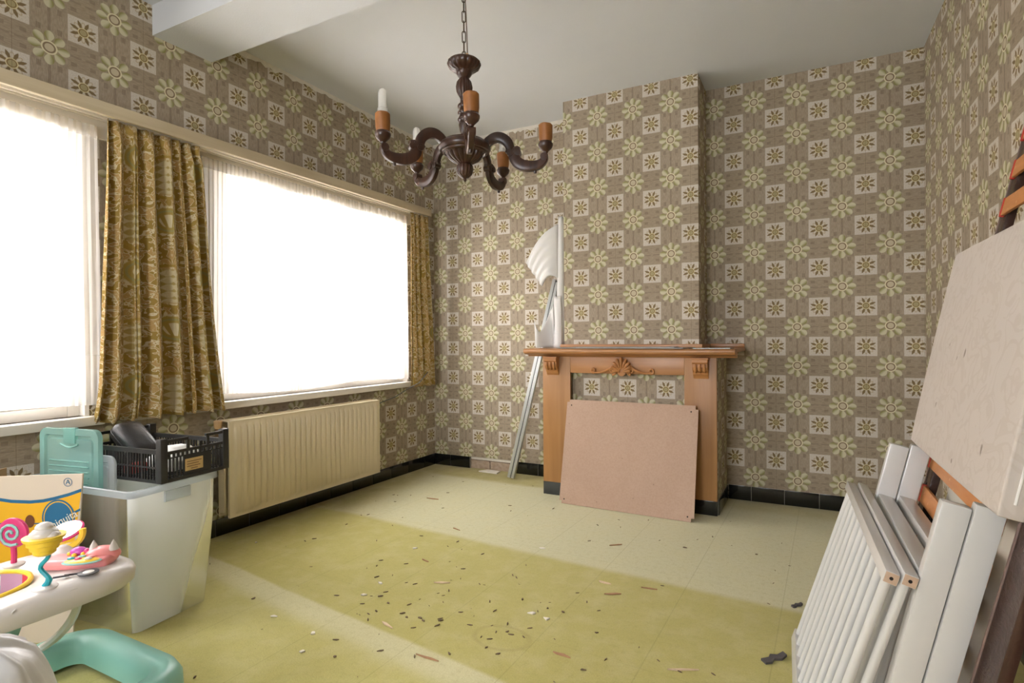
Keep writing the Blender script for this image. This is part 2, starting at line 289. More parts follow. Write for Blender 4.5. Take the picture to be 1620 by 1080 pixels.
# ------------------------------------------------------------------ mesh helpers
class MB:
    def __init__(s): s.v = []; s.f = []
    def add(s, vs, fs, M=None):
        k = len(s.v); s.v += [tuple((M @ Vector(p)) if M else p) for p in vs]; s.f += [tuple(i+k for i in f) for f in fs]; return s
    def box(s, x0, x1, y0, y1, z0, z1, M=None, ch=0.0):
        if ch <= 0:
            return s.add([(x, y, z) for x in (x0, x1) for y in (y0, y1) for z in (z0, z1)],
                         [(0, 1, 3, 2), (4, 6, 7, 5), (0, 4, 5, 1), (2, 3, 7, 6), (0, 2, 6, 4), (1, 5, 7, 3)], M)
        bm = bmesh.new(); bmesh.ops.create_cube(bm, size=1)
        for q in bm.verts: q.co = Vector(((x0+x1)/2+q.co.x*(x1-x0), (y0+y1)/2+q.co.y*(y1-y0), (z0+z1)/2+q.co.z*(z1-z0)))
        bmesh.ops.bevel(bm, geom=list(bm.edges), offset=ch, segments=2, profile=0.6, affect='EDGES')
        s.bm(bm, M); bm.free(); return s
    def bm(s, bm, M=None):
        bm.verts.index_update(); return s.add([tuple(q.co) for q in bm.verts], [tuple(q.index for q in f.verts) for f in bm.faces], M)
    def prism(s, pts, h0, h1, M=None):                                # polygon in xy, extruded in z
        n = len(pts); vs = [(x, y, h0) for x, y in pts]+[(x, y, h1) for x, y in pts]
        fs = [tuple(range(n-1, -1, -1)), tuple(range(n, 2*n))]+[(i, (i+1) % n, n+(i+1) % n, n+i) for i in range(n)]
        return s.add(vs, fs, M)
    def tube(s, path, r, n=8, cap=True, closed=False, M=None, sy=1.0):
        path = [Vector(p) for p in path]; k = len(path); rs = r if isinstance(r, (list, tuple)) else [r]*k
        vs = []; fs = []; pn = None
        for i, p in enumerate(path):
            if closed: t = path[(i+1) % k]-path[i-1]
            else: t = path[min(i+1, k-1)]-path[max(i-1, 0)]
            t.normalize()
            if pn is None: pn = (Vector((0, 0, 1)) if abs(t.z) < 0.9 else Vector((1, 0, 0)))
            a = (pn-t*pn.dot(t)).normalized(); pn = a; b = t.cross(a)
            for j in range(n):
                q = 2*PI*j/n; vs.append(tuple(p+a*math.cos(q)*rs[i]+b*math.sin(q)*rs[i]*sy))
        for i in range(k if closed else k-1):
            for j in range(n): fs.append((i*n+j, i*n+(j+1) % n, ((i+1) % k)*n+(j+1) % n, ((i+1) % k)*n+j))
        if cap and not closed: fs += [tuple(range(n-1, -1, -1)), tuple(range((k-1)*n, k*n))]
        return s.add(vs, fs, M)
    def lathe(s, prof, n=32, c=(0, 0, 0), flute=None, M=None):        # prof [(r,z)], flute(i,ang)->radius factor
        vs = []; fs = []; k = len(prof)
        for i, (r, z) in enumerate(prof):
            for j in range(n):
                q = 2*PI*j/n; rr = r*(flute(i, q) if flute else 1); vs.append((c[0]+rr*math.cos(q), c[1]+rr*math.sin(q), c[2]+z))
        for i in range(k-1):
            for j in range(n): fs.append((i*n+j, i*n+(j+1) % n, (i+1)*n+(j+1) % n, (i+1)*n+j))
        fs += [tuple(range(n-1, -1, -1)), tuple(range((k-1)*n, k*n))]
        return s.add(vs, fs, M)
    def grid(s, fn, nu, nv, M=None, closed_u=False):
        vs = [tuple(fn(i/(nu if closed_u else nu-1), j/(nv-1))) for j in range(nv) for i in range(nu)]; fs = []
        for j in range(nv-1):
            for i in range(nu if closed_u else nu-1): fs.append((j*nu+i, j*nu+(i+1) % nu, (j+1)*nu+(i+1) % nu, (j+1)*nu+i))
        return s.add(vs, fs, M)
    def ball(s, c, rx, ry=None, rz=None, n=16, M=None):
        ry = ry or rx; rz = rz or rx
        vs = [(c[0], c[1], c[2]-rz)]; k = n//2
        for i in range(1, k):
            a = -PI/2+PI*i/k
            for j in range(n): q = 2*PI*j/n; vs.append((c[0]+rx*math.cos(a)*math.cos(q), c[1]+ry*math.cos(a)*math.sin(q), c[2]+rz*math.sin(a)))
        vs.append((c[0], c[1], c[2]+rz)); fs = [(0, 1+(j+1) % n, 1+j) for j in range(n)]
        for i in range(k-2):
            for j in range(n): fs.append((1+i*n+j, 1+i*n+(j+1) % n, 1+(i+1)*n+(j+1) % n, 1+(i+1)*n+j))
        t = len(vs)-1; b = 1+(k-2)*n; fs += [(b+j, b+(j+1) % n, t) for j in range(n)]
        return s.add(vs, fs, M)
    def build(s, name, mat, parent=None, smooth=35, uv=None, solid=0.0, origin=None, mods=()):
        base = Vector(parent['_o']) if parent and '_o' in parent else Vector((0, 0, 0))
        if origin is not None: base = Vector(origin)
        me = bpy.data.meshes.new(name); me.from_pydata([tuple(Vector(q)-base) for q in s.v], [], s.f); me.update()
        bm = bmesh.new(); bm.from_mesh(me); bmesh.ops.recalc_face_normals(bm, faces=bm.faces); bm.to_mesh(me); bm.free()
        if uv:
            L = me.uv_layers.new(name='UVMap')
            for p in me.polygons:
                for li in p.loop_indices:
                    co = me.vertices[me.loops[li].vertex_index].co+base; L.data[li].uv = uv(co, p.normal, me.loops[li].vertex_index)
        if smooth:
            me.shade_smooth(); me.set_sharp_from_angle(angle=R(smooth))
        me.materials.append(mat if not isinstance(mat, str) else MT[mat])
        o = bpy.data.objects.new(name, me); COL.objects.link(o)
        if parent: o.parent = parent; o['_o'] = list(parent['_o']) if '_o' in parent else [0, 0, 0]
        else: o.location = base; o['_o'] = list(base)
        if solid:
            q = o.modifiers.new('thickness', 'SOLIDIFY'); q.thickness = solid; q.offset = 0
        for t, kw in mods:
            q = o.modifiers.new(t.lower(), t)
            for a, b in kw.items(): setattr(q, a, b)
        return o
def tag(o, label, cat, group=None, kind=None):
    o['label'] = label; o['category'] = cat
    if group: o['group'] = group
    if kind: o['kind'] = kind
    return o
def thing(name, label, cat, loc, group=None, kind=None):
    o = bpy.data.objects.new(name, None); COL.objects.link(o); o.location = loc; o['_o'] = list(loc); o.empty_display_size = 0.1
    return tag(o, label, cat, group, kind)
def frame(o, ex, ey, ez):
    M = Matrix((Vector(ex), Vector(ey), Vector(ez))).transposed().to_4x4(); M.translation = Vector(o); return M
def text_mesh(body, size, extr=0.0004):
    c = bpy.data.curves.new('lettering', 'FONT'); c.body = body; c.size = size; c.extrude = extr; c.align_x = 'CENTER'; c.align_y = 'CENTER'; c.resolution_u = 3
    o = bpy.data.objects.new('lettering', c); me = bpy.data.meshes.new_from_object(o); bpy.data.objects.remove(o)
    mb = MB(); mb.add([tuple(v.co) for v in me.vertices], [tuple(p.vertices) for p in me.polygons]); bpy.data.meshes.remove(me); return mb
rnd = random.Random(7)
P_, PV = 0.265, 0.2587
def uv_back(u0, v0): return lambda co, n, i: ((co.x-u0)/P_ if abs(n.y) > 0.5 else (co.y-u0)/P_, (co.z-v0)/PV)
def uv_side(u0, v0): return lambda co, n, i: ((-co.y-u0)/P_ if abs(n.x) > 0.5 else (co.x-u0)/P_, (co.z-v0)/PV)

# ------------------------------------------------------------------ room shell
XR = wallx(YR)
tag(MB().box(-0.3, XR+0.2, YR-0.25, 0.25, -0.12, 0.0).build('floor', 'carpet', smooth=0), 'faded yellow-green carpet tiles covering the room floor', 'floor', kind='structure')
tag(MB().box(-0.3, XR+0.2, YR-0.25, 0.25, H, H+0.15).build('ceiling', 'ceil', smooth=0), 'plain white textured plaster ceiling', 'ceiling', kind='structure')
mb = MB(); ys = [YR, WIN[0][0], WIN[0][1], WIN[1][0], WIN[1][1], 0.0]
for a, b in ((0, 1), (2, 3), (4, 5)): mb.box(-0.25, 0, ys[a], ys[b], 0, H)
for a, b, c, d in WIN: mb.box(-0.25, 0, a, b, 0, c); mb.box(-0.25, 0, a, b, d, H)
wl = mb.build('wall_left', 'paper', smooth=0, uv=uv_side(0.189, 0.145)); tag(wl, 'flower-papered wall with two large windows', 'wall', kind='structure')
# back wall in pieces: left of the chimney breast, right of it; pocket where a skirting tile is missing
mb = MB(); mb.box(-0.25, 0.385, 0, 0.2, 0, H); mb.box(0.385, 0.80, 0, 0.2, 0.102, H); mb.box(0.385, 0.80, 0.03, 0.2, 0, 0.102); mb.box(0.80, 1.9, 0, 0.2, 0, H)
wb = mb.build('wall_back', 'paper', smooth=0, uv=uv_back(0.0741, 0.1497)); tag(wb, 'flower-papered end wall in the corner left of the chimney breast', 'wall', kind='structure')
wb2 = MB().box(1.9, XR+0.2, 0, 0.2, 0, H).build('wall_back', 'paper', smooth=0, uv=uv_back(2.7343, 0.1674)); tag(wb2, 'flower-papered end wall right of the chimney breast', 'wall', kind='structure')
mb = MB(); mb.add([(wallx(0), 0, 0), (wallx(0), 0, H), (wallx(YR), YR, H), (wallx(YR), YR, 0), (wallx(0)+0.2, 0, 0), (wallx(0)+0.2, 0, H), (wallx(YR)+0.2, YR, H), (wallx(YR)+0.2, YR, 0)],
       [(0, 1, 2, 3), (4, 7, 6, 5), (0, 4, 5, 1), (3, 2, 6, 7), (1, 5, 6, 2), (0, 3, 7, 4)])
tag(mb.build('wall_right', 'paper', smooth=0, uv=uv_side(1.1735, 2.4931)), 'flower-papered side wall behind the leaning bed base', 'wall', kind='structure')
mb = MB(); x0, x1, z0, z1 = RWIN
for q in ((-0.25, x0, 0, H), (x1, XR+0.2, 0, H), (x0, x1, 0, z0), (x0, x1, z1, H)): mb.box(q[0], q[1], YR-0.22, YR, q[2], q[3])
tag(mb.build('wall_rear', 'paper', smooth=0, uv=uv_back(0, 0.15)), 'papered wall behind the viewer with a window opening added for fill light', 'wall', kind='structure')
# chimney breast: narrow upper part over a wider hearth block
BR = -0.302
cb = thing('chimney_breast', 'projecting chimney breast papered with green flowers above the wooden mantelpiece', 'chimney breast', (1.92, 0, 0), kind='structure')
MB().box(1.430, 2.413, BR, 0.0, 1.075, H).build('upper_breast', 'paper', cb, smooth=0, uv=uv_back(1.7001, 1.9681))
mb = MB(); mb.box(1.335, 1.50, -0.43, 0, 0, 1.04); mb.box(2.39, 2.545, -0.43, 0, 0, 1.04); mb.box(1.50, 2.39, -0.43, 0, 0.93, 1.04); mb.box(1.50, 2.39, -0.39, 0, 0, 0.93)
mb.build('hearth_block', 'paper', cb, smooth=0, uv=uv_back(1.8125, 0.1416))
# ceiling beam
mb = MB().box(0, XR, -2.397, -2.076, 2.742, H); tag(mb.build('beam', 'ceil', smooth=0), 'white plastered beam crossing the ceiling above the window curtain', 'beam', kind='structure')
# rough plaster line where the paper stops short of the ceiling
def ragged(name, p0, p1, nrm, label):
    p0, p1 = Vector(p0), Vector(p1); n = 60; vs = []; fs = []
    for i in range(n+1):
        q = p0.lerp(p1, i/n); d = 0.012+0.022*abs(math.sin(i*1.7)*math.sin(i*0.61+1))+rnd.uniform(0, 0.012); t = Vector(nrm)*0.006
        vs += [tuple(q+Vector((0, 0, 0.0))), tuple(q+t), tuple(q+t*0.7+Vector((0, 0, -d))), tuple(q+Vector((0, 0, -d)))]
    for i in range(n):
        for k in range(4): fs.append((4*i+k, 4*i+(k+1) % 4, 4*i+4+(k+1) % 4, 4*i+4+k))
    mb = MB().add(vs, fs); tag(mb.build(name, 'plaster'), label, 'trim', kind='structure')
ragged('trim_1', (0.0, 0, H), (1.43, 0, H), (0, -1, 0), 'ragged bare plaster edge under the ceiling in the corner')
ragged('trim_2', (0, -2.07, H), (0, 0, H), (1, 0, 0), 'ragged bare plaster edge above the window wall paper')

# ------------------------------------------------------------------ skirting tiles (each its own piece)
def skirting(name, p0, d, nrm, joints, label, mat='tile', h=0.1):
    p0 = Vector(p0); d = Vector(d); nrm = Vector(nrm); L0, L1 = joints[0], joints[-1]
    M = frame(p0, d, nrm, (0, 0, 1))
    o = MB().box(L0, L1, 0, 0.007, 0, h-0.003, M).build(name, 'grout', smooth=0); tag(o, label, 'baseboard', kind='structure')
    full = None
    for a, b in zip(joints[:-1], joints[1:]):
        MB().box(a+0.0018, b-0.0018, 0.0072, 0.0125, 0.001, h, M, 0.0015).build('tile', mat, o)
    return o
skirting('baseboard_left', (0, 0, 0), (0, -1, 0), (1, 0, 0), [0.0]+[0.171+0.2125*i for i in range(22)], 'black glazed skirting tiles below the radiator and window wall')
skirting('baseboard_back_corner', (0, 0, 0), (1, 0, 0), (0, -1, 0), [0.0131, 0.177, 0.385], 'two black skirting tiles in the far corner', h=0.1)
skirting('baseboard_back_alcove', (0, 0, 0), (1, 0, 0), (0, -1, 0), [0.80, 0.846, 1.056, 1.266, 1.335], 'black skirting tiles between the bare bricks and fireplace')
skirting('baseboard_back_right', (0, 0, 0), (1, 0, 0), (0, -1, 0), [2.558]+[2.707+0.21*i for i in range(5)]+[3.693], 'black skirting tiles right of the fireplace')
skirting('baseboard_right', (wallx(0), 0, 0), (math.sin(WANG), -math.cos(WANG), 0), (-1, -0.03, 0), [0.014]+[0.2+0.21*i for i in range(22)], 'black skirting tiles along the side wall')
skirting('baseboard_breast_side', (2.545, 0, 0), (0, -1, 0), (1, 0, 0), [0.02, 0.21, 0.43], 'black skirting tiles on the fireplace flank')
# exposed bricks where a tile came away, and the fallen pale slab
for a, b in ((0.388, 0.575), (0.585, 0.797)):
    mb = MB(); bm = bmesh.new(); bmesh.ops.create_cube(bm, size=1); bmesh.ops.subdivide_edges(bm, edges=bm.edges, cuts=3, use_grid_fill=True)
    for q in bm.verts: q.co = Vector(((a+b)/2+q.co.x*(b-a)+rnd.uniform(-.003, .003), 0.017+q.co.y*0.02+rnd.uniform(-.003, .003), 0.037+q.co.z*0.07+rnd.uniform(-.003, .003)))
    mb.bm(bm); bm.free(); mb.build('brick', 'brick', wb, smooth=0)
MB().box(0.388, 0.797, 0.004, 0.028, 0.078, 0.10, ch=0.004).build('mortar_strip', 'plaster', wb)
M = frame((0.615, -0.062, 0.0), (0.98, 0.02, 0), (-0.02, 0.98, 0), (0, 0, 1))
tag(MB().prism([(-0.085, -0.035), (0.10, -0.045), (0.095, 0.03), (-0.04, 0.035)], 0.001, 0.011, M).build('broken_tile', 'chipw', origin=(0.615, -0.062, 0)), 'broken white tile lying on the carpet below bare bricks', 'tile')

# ------------------------------------------------------------------ windows
def window(name, y0, y1, z0, z1, posts, label, transom=None):
    o = thing(name, label, 'window', (0, (y0+y1)/2, z0), kind='structure')
    mb = MB()                                                         # lining of the opening
    mb.box(-0.25, 0.004, y0, y0+0.018, z0, z1); mb.box(-0.25, 0.004, y1-0.018, y1, z0, z1); mb.box(-0.25, 0.004, y0, y1, z1-0.018, z1)
    mb.build('lining', 'white', o, smooth=0)
    mb = MB(); a, b = y0+0.018, y1-0.018
    mb.box(-0.12, -0.04, a, a+0.05, z0, z1-0.018, ch=0.004); mb.box(-0.12, -0.04, b-0.05, b, z0, z1-0.018, ch=0.004)
    mb.box(-0.12, -0.04, a+0.05, b-0.05, z0, z0+0.05, ch=0.004); mb.box(-0.12, -0.04, a+0.05, b-0.05, z1-0.068, z1-0.018, ch=0.004)
    for p in posts: mb.box(-0.12, -0.035, p-0.03, p+0.03, z0+0.05, z1-0.068, ch=0.004)
    mb.build('frame', 'white', o)
    ed = [a+0.05]+[q for p in posts for q in (p-0.03, p+0.03)]+[b-0.05]
    for i in range(0, len(ed), 2):
        q0, q1 = ed[i]+0.003, ed[i+1]-0.003; c0, c1 = z0+0.053, z1-0.071
        mb = MB(); t = 0.05
        mb.box(-0.105, -0.05, q0, q0+t, c0, c1, ch=0.003); mb.box(-0.105, -0.05, q1-t, q1, c0, c1, ch=0.003)
        mb.box(-0.105, -0.05, q0+t, q1-t, c0, c0+t, ch=0.003); mb.box(-0.105, -0.05, q0+t, q1-t, c1-t, c1, ch=0.003)
        if transom: mb.box(-0.10, -0.06, q0+t, q1-t, transom-0.02, transom+0.02, ch=0.003)
        sash = mb.build('sash', 'white', o)
        MB().box(-0.08, -0.076, q0+t, q1-t, c0+t, c1-t).build('pane', 'glass', sash, smooth=0)
        mb = MB(); yy = (q0+q1)/2
        mb.tube([(-0.045, yy-0.05, c0+0.03), (-0.03, yy-0.05, c0+0.035), (-0.025, yy+0.02, c0+0.032), (-0.028, yy+0.07, c0+0.02)], 0.005, 6).build('stay', 'brass', sash)
    return o
window('window_1', *WIN[0], [-3.95, -3.35], 'large white-framed window behind net curtain at the left edge')
window('window_2', *WIN[1], [-1.55, -1.0], 'three-light white window above the radiator')
def added_rear_window():  # unseen window added behind the viewer so daylight fills the room
    o = thing('added_fill_window', 'unseen white window added behind the viewer to brighten the room', 'window', (1.9, YR, 0.35), kind='structure'); x0, x1, z0, z1 = RWIN; mb = MB()
    for q in ((x0, x0+.07, z0, z1), (x1-.07, x1, z0, z1), (x0, x1, z0, z0+.07), (x0, x1, z1-.07, z1), ((x0+x1)/2-.04, (x0+x1)/2+.04, z0, z1)): mb.box(q[0], q[1], YR-0.16, YR-0.08, q[2], q[3])
    mb.build('frame', 'white', o); MB().box(x0, x1, YR-0.122, YR-0.118, z0, z1).build('pane', 'glass', o)
added_rear_window()
for i, (ya, yb, lb) in enumerate(((-4.7, -2.66, 'white window ledge behind the plastic boxes'), (-2.10, -0.325, 'white window ledge above the cream radiator'))):
    mb = MB().box(-0.04, 0.062, ya, yb, 0.738, 0.780, ch=0.006); tag(mb.build('trim_%d' % (3+i), 'white'), lb, 'window sill', kind='structure')
# curtain pelmet board with tracks below
pm = thing('curtain_pelmet', 'long pale wooden pelmet board with white curtain tracks', 'curtain rail', (0.06, -2.4, 2.2))
MB().box(0.108, 0.130, -5.0, -0.195, 2.200, 2.262, ch=0.004).build('fascia', 'fascia', pm)
MB().box(0.0, 0.108, -5.0, -0.195, 2.208, 2.255).build('top_board', 'white', pm, smooth=0)
MB().box(0.0005, 0.022, -5.0, -0.195, 2.115, 2.208).build('back_batten', 'track', pm, smooth=0)
for xx in (0.034, 0.070): MB().box(xx, xx+0.012, -5.0, -0.20, 2.198, 2.208).build('track', 'track', pm, smooth=0)

# ------------------------------------------------------------------ curtains
def net(name, y0, y1, zt, zb, seed, label, folds):
    rr = random.Random(seed); ph = [rr.uniform(0, 6.28) for _ in range(8)]
    def fx(u, z):
        t = u*folds*2*PI; k = (zt-z)/(zt-zb)
        return 0.037+(0.005+0.003*math.sin(3*u+ph[0]))*math.sin(t+ph[1]+0.5*math.sin(5*u+ph[2]))+0.003*math.sin(2.7*t+ph[3]+k)
    def fn(u, v):
        z = zt+(zb-zt)*v-(0.012*math.sin(9*u+ph[4])*v)
        return (fx(u, z), y0+(y1-y0)*u+0.004*math.sin(v*4+u*30), z)
    root = MB().grid(fn, 260, 12).build(name, 'net', origin=(0.04, (y0+y1)/2, zb)); tag(root, label, 'curtain', 'white net curtains')
    h = MB().grid(lambda u, v: (lambda q: (q[0]+0.0035, q[1], q[2]))(fn(u, 0.82+0.18*v)), 260, 3); h.build('hem', 'netpale', root)
    t = MB().grid(lambda u, v: (lambda q: (q[0]+0.003, q[1], q[2]))(fn(u, 0.045*v)), 260, 2); t.build('header_tape', 'netpale', root)
    return root
net('net_curtain', -4.75, -2.665, 2.165, 0.835, 3, 'white net curtain over the window at the left edge', 26)
net('net_curtain', -2.17, -0.40, 2.172, 0.815, 5, 'wide white net curtain over the window above the radiator', 24)
def drape(name, yt, yb, zt, zb, folds, seed, label, amp=0.026, wid=1.5):
    rr = random.Random(seed); n = 200; nv = 40; ph = [rr.uniform(0, 6.28) for _ in range(6)]; wgt = [rr.uniform(0.6, 1.5) for _ in range(folds+1)]
    cum = [0]; 
    for x in wgt: cum.append(cum[-1]+x)
    def phase(u):
        x = u*cum[folds]
        for i in range(folds):
            if x <= cum[i+1]: return i+(x-cum[i])/wgt[i]
        return folds
    def fn(u, v):
        p = phase(u); k = v**0.8; A = amp*(0.75+0.45*k)*(0.75+0.35*math.sin(int(p)*2.1+ph[0]))
        sw = -math.sin(2*PI*p+0.5*math.sin(ph[1]+2*v)); x = 0.098+A*math.copysign(abs(sw)**0.75, sw)+0.004*math.sin(7*v+p)
        wob = 0.012*math.sin(4*PI*p+ph[2])*(0.4+k)
        ya = yt[0]+(yt[1]-yt[0])*u; ybm = yb[0]+(yb[1]-yb[0])*u
        fl = max(0, v-0.86)/0.14; ya2 = ya+(ybm-ya)*(0.55*v+0.45*v*v)-0.02*fl*fl*(1-u)
        z = zt+(zb-zt)*v+0.008*math.sin(2*PI*p)*v
        return (max(0.056, min(0.106+max(0, v-0.03)*0.8, 0.165, x)), ya2+wob, z)
    def uv(co, nn, i): return ((i % n)/(n-1)*wid*0.40+0.05, -(i//n)/(nv-1)*(zt-zb))
    o = MB().grid(fn, n, nv).build(name, 'damask', uv=uv, solid=0.003, origin=(0.083, (yb[0]+yb[1])/2, zb), smooth=60); tag(o, label, 'curtain', 'gold damask curtains')
    return o
drape('drape', (-2.655, -2.215), (-2.700, -2.105), 2.196, 0.752, 7, 11, 'gathered gold damask curtain between the two windows', 0.048, 1.5)
drape('drape', (-0.440, -0.205), (-0.415, -0.130), 2.196, 0.742, 4, 5, 'narrow gold damask curtain in the far window corner', 0.024, 0.9)
mb = MB().tube([(0.185, -0.335, 0.86), (0.16, -0.42, 0.775), (0.075, -0.48, 0.72), (0.03, -0.56, 0.668), (0.012, -0.80, 0.62), (0.012, -1.0, 0.60)], 0.004, 6)
tag(mb.build('cable', 'seal', origin=(0.03, -0.56, 0.6)), 'thin grey cable hanging from the far curtain to the wall', 'cable')

# ------------------------------------------------------------------ radiator
ra = thing('radiator', 'cream panel radiator below the window', 'radiator', (0.1, -1.49, 0.125))
y0, y1, zb, zt = -2.09, -0.878, 0.128, 0.675; NR = 28
def rib(y, top):
    k = (y-y0-0.03)/(y1-y0-0.06)*NR; fr_ = abs((k % 1)-0.5)
    return 0.0 if (k < 0 or k > NR or not top) else (0.011 if fr_ < 0.36 else 0.011*max(0, (0.5-fr_)/0.14))
def panel(xf, name):
    ny = NR*8+8; zs = [zb, zb+0.025, zb+0.04, zt-0.045, zt-0.03, zt]
    def fn(u, v):
        j = round(v*5); y = y0+(y1-y0)*u; return (xf-0.011+(rib(y, j in (2, 3))), y, zs[j])
    mb = MB().grid(fn, ny, 6); mb.box(xf-0.025, xf-0.0115, y0, y1, zb, zt); return mb.build(name, 'rad', ra, smooth=50)
panel(0.158, 'front_panel'); panel(0.072, 'back_panel')
mb = MB(); n = 60
for i in range(n): y = y0+0.04+(y1-y0-0.08)*i/(n-1); mb.box(0.085, 0.130, y-0.0012, y+0.0012, zb+0.05, zt-0.06)
mb.build('convector_fins', 'rad', ra, smooth=0)
mb = MB().box(0.055, 0.150, y0+0.006, y1-0.006, zt-0.004, zt+0.004, ch=0.001)
for i in range(3): mb.box(0.068+i*0.027, 0.072+i*0.027, y0+0.01, y1-0.01, zt+0.0042, zt+0.008)
mb.build('top_grille', 'rad', ra, smooth=0)
for yy in (y1+0.006, y0-0.006): MB().box(0.07, 0.118, min(yy, yy-0.008), max(yy, yy-0.008)+0.004, zb+0.03, zt-0.03).build('side_cover', 'rad', ra, smooth=0)
MB().tube([(0.03, y0-0.05, 0.02), (0.03, y0-0.05, 0.58), (0.10, y0-0.05, 0.60), (0.10, y0-0.006, 0.62)], 0.008, 8).build('supply_pipe', 'pipe', ra)
vl = MB().lathe([(0.012, 0), (0.016, 0.01), (0.016, 0.05), (0.012, 0.055)], 14, (0.10, y0-0.035, 0.585)).build('valve', 'pipe', ra)
MB().lathe([(0.018, 0), (0.021, 0.012), (0.022, 0.042), (0.015, 0.046)], 16, (0.10, y0-0.035, 0.64)).build('valve_knob', 'cork', vl)
for yy in (y0+0.2, y1-0.2): MB().box(0.002, 0.055, yy-0.015, yy+0.015, zb+0.1, zt-0.08).build('wall_bracket', 'rad', ra, smooth=0)

# ------------------------------------------------------------------ fireplace surround
SY = -0.452
fp = thing('fireplace_surround', 'orange oak mantelpiece with shell carving and corbels', 'fireplace', (1.93, SY, 0))
MB().box(1.322, 1.539, SY, -0.430, 0.092, 1.005, ch=0.002).build('pilaster', 'oak', fp); MB().box(2.345, 2.548, SY, -0.430, 0.092, 1.005, ch=0.002).build('pilaster', 'oak', fp)
MB().box(1.5395, 2.3445, SY+0.002, -0.430, 0.890, 1.005, ch=0.002).build('frieze', 'oakh', fp)
MB().box(1.322, 1.50, SY-0.002, -0.430, 0.0, 0.0915, ch=0.002).build('plinth_tile', 'greytile', fp); MB().box(2.39, 2.548, SY-0.002, -0.430, 0.0, 0.0915, ch=0.002).build('plinth_tile', 'tile', fp)
sh = [(-0.430, 1.006), (SY-0.015, 1.006), (SY-0.03, 1.018), (SY-0.075, 1.022), (SY-0.094, 1.030), (SY-0.10, 1.042), (SY-0.098, 1.056), (SY-0.088, 1.064), (-0.004, 1.064), (-0.004, 1.041), (-0.430, 1.041)]
def shelf_piece(xa, xb):                                                # profile swept along x
    M = Matrix(((0, 0, 1, 0), (1, 0, 0, 0), (0, 1, 0, 0), (0, 0, 0, 1))); return MB().prism([(y, z) for y, z in sh], xa, xb, M)
shelf_piece(1.212, 2.672).build('mantel_shelf', 'oakh', fp, mods=(('BEVEL', dict(width=0.003, segments=2)),))
def molding(path, name):
    mb = MB(); mb.tube(path, 0.012, 8).build(name, 'oakh', fp)
mb = MB().box(1.405, 2.438, BR-0.026, BR-0.001, 1.0645, 1.092, ch=0.006); mb.box(2.4135, 2.438, BR-0.0005, -0.02, 1.0645, 1.092, ch=0.006); mb.box(2.4385, 2.668, -0.03, -0.003, 1.0645, 1.092, ch=0.006); mb.box(1.405, 1.4295, BR-0.0005, -0.02, 1.0645, 1.092, ch=0.006)
mb.build('shelf_molding', 'oakh', fp)
for cx in (1.405, 2.452):                                               # corbels
    c = MB(); M = Matrix(((0, 0, 1, 0), (1, 0, 0, 0), (0, 1, 0, 0), (0, 0, 0, 1)))
    prof = [(SY-0.001, 0.995), (SY-0.055, 0.995), (SY-0.055, 0.975), (SY-0.047, 0.968), (SY-0.046, 0.945), (SY-0.038, 0.925), (SY-0.022, 0.912), (SY-0.018, 0.898), (SY-0.008, 0.885), (SY-0.001, 0.870)]
    k = c.prism(prof, cx-0.048, cx+0.048, M).build('corbel', 'carve', fp, smooth=0, mods=(('BEVEL', dict(width=0.002, segments=2)),))
    MB().box(cx-0.055, cx+0.055, SY-0.062, SY-0.001, 0.9952, 1.0055, ch=0.002).build('corbel_cap', 'carve', k)
    for i in (-1, 0, 1):
        MB().tube([(cx+i*0.028, SY-0.048, 0.966), (cx+i*0.028, SY-0.050, 0.945), (cx+i*0.028, SY-0.042, 0.925), (cx+i*0.028, SY-0.026, 0.910)], [0.007, 0.010, 0.010, 0.004], 8).build('flute', 'carve', k)
# shell ornament
sc = MB().lathe([(0.001, -0.006), (0.03, -0.006), (0.03, 0.006), (0.001, 0.008)], 20, M=frame((1.925, SY-0.004, 0.905), (1, 0, 0), (0, 0, 1), (0, -1, 0))).build('shell_carving', 'carve', fp)
for i in range(9):
    a = R(90+(i-4)*21); L = 0.098-0.0035*abs(i-4)**1.6; pa = [(1.925+math.cos(a)*q*L*1.0, SY-0.010-0.012*math.sin(q*2.6), 0.905+math.sin(a)*q*L) for q in (0.2, 0.45, 0.7, 0.9, 1.0)]
    MB().tube(pa, [0.005, 0.008, 0.0115, 0.0115, 0.006], 8).build('shell_rib', 'carve', sc)
for s in (-1, 1):
    pts = []; rs = []
    for i in range(26):                                                  # inner volute
        t = i/25; a = R(-90)+t*R(500)*1; rr_ = 0.030*(1-0.78*t); pts.append((1.925+s*(0.065-rr_*math.cos(a)), SY-0.010-0.004*t, 0.914+rr_*math.sin(a))); rs.append(0.0085*(1-0.35*t))
    MB().tube(pts, rs, 8).build('volute', 'carve', sc)
    for j, (dz, w_) in enumerate(((0, 1.0), (0.014, 0.75), (0.026, 0.5))):
        pts = [(1.925+s*(0.055+0.150*t), SY-0.010, 0.944-dz*0.8-0.048*math.sin(t*PI*0.62)*(1-0.25*j)) for t in [k/12*(1-0.22*j) for k in range(13)]]
        MB().tube(pts, [0.010*w_*(1-0.5*k/12) for k in range(13)], 8).build('leaf_scroll', 'carve', sc)
    pts = []
    for i in range(20):
        t = i/19; a = R(-110)+t*R(430); rr_ = 0.019*(1-0.7*t); pts.append((1.925+s*(0.205+rr_*math.cos(a)), SY-0.010, 0.912+rr_*math.sin(a)))
    MB().tube(pts, [0.0075*(1-0.3*i/19) for i in range(20)], 8).build('end_curl', 'carve', sc)
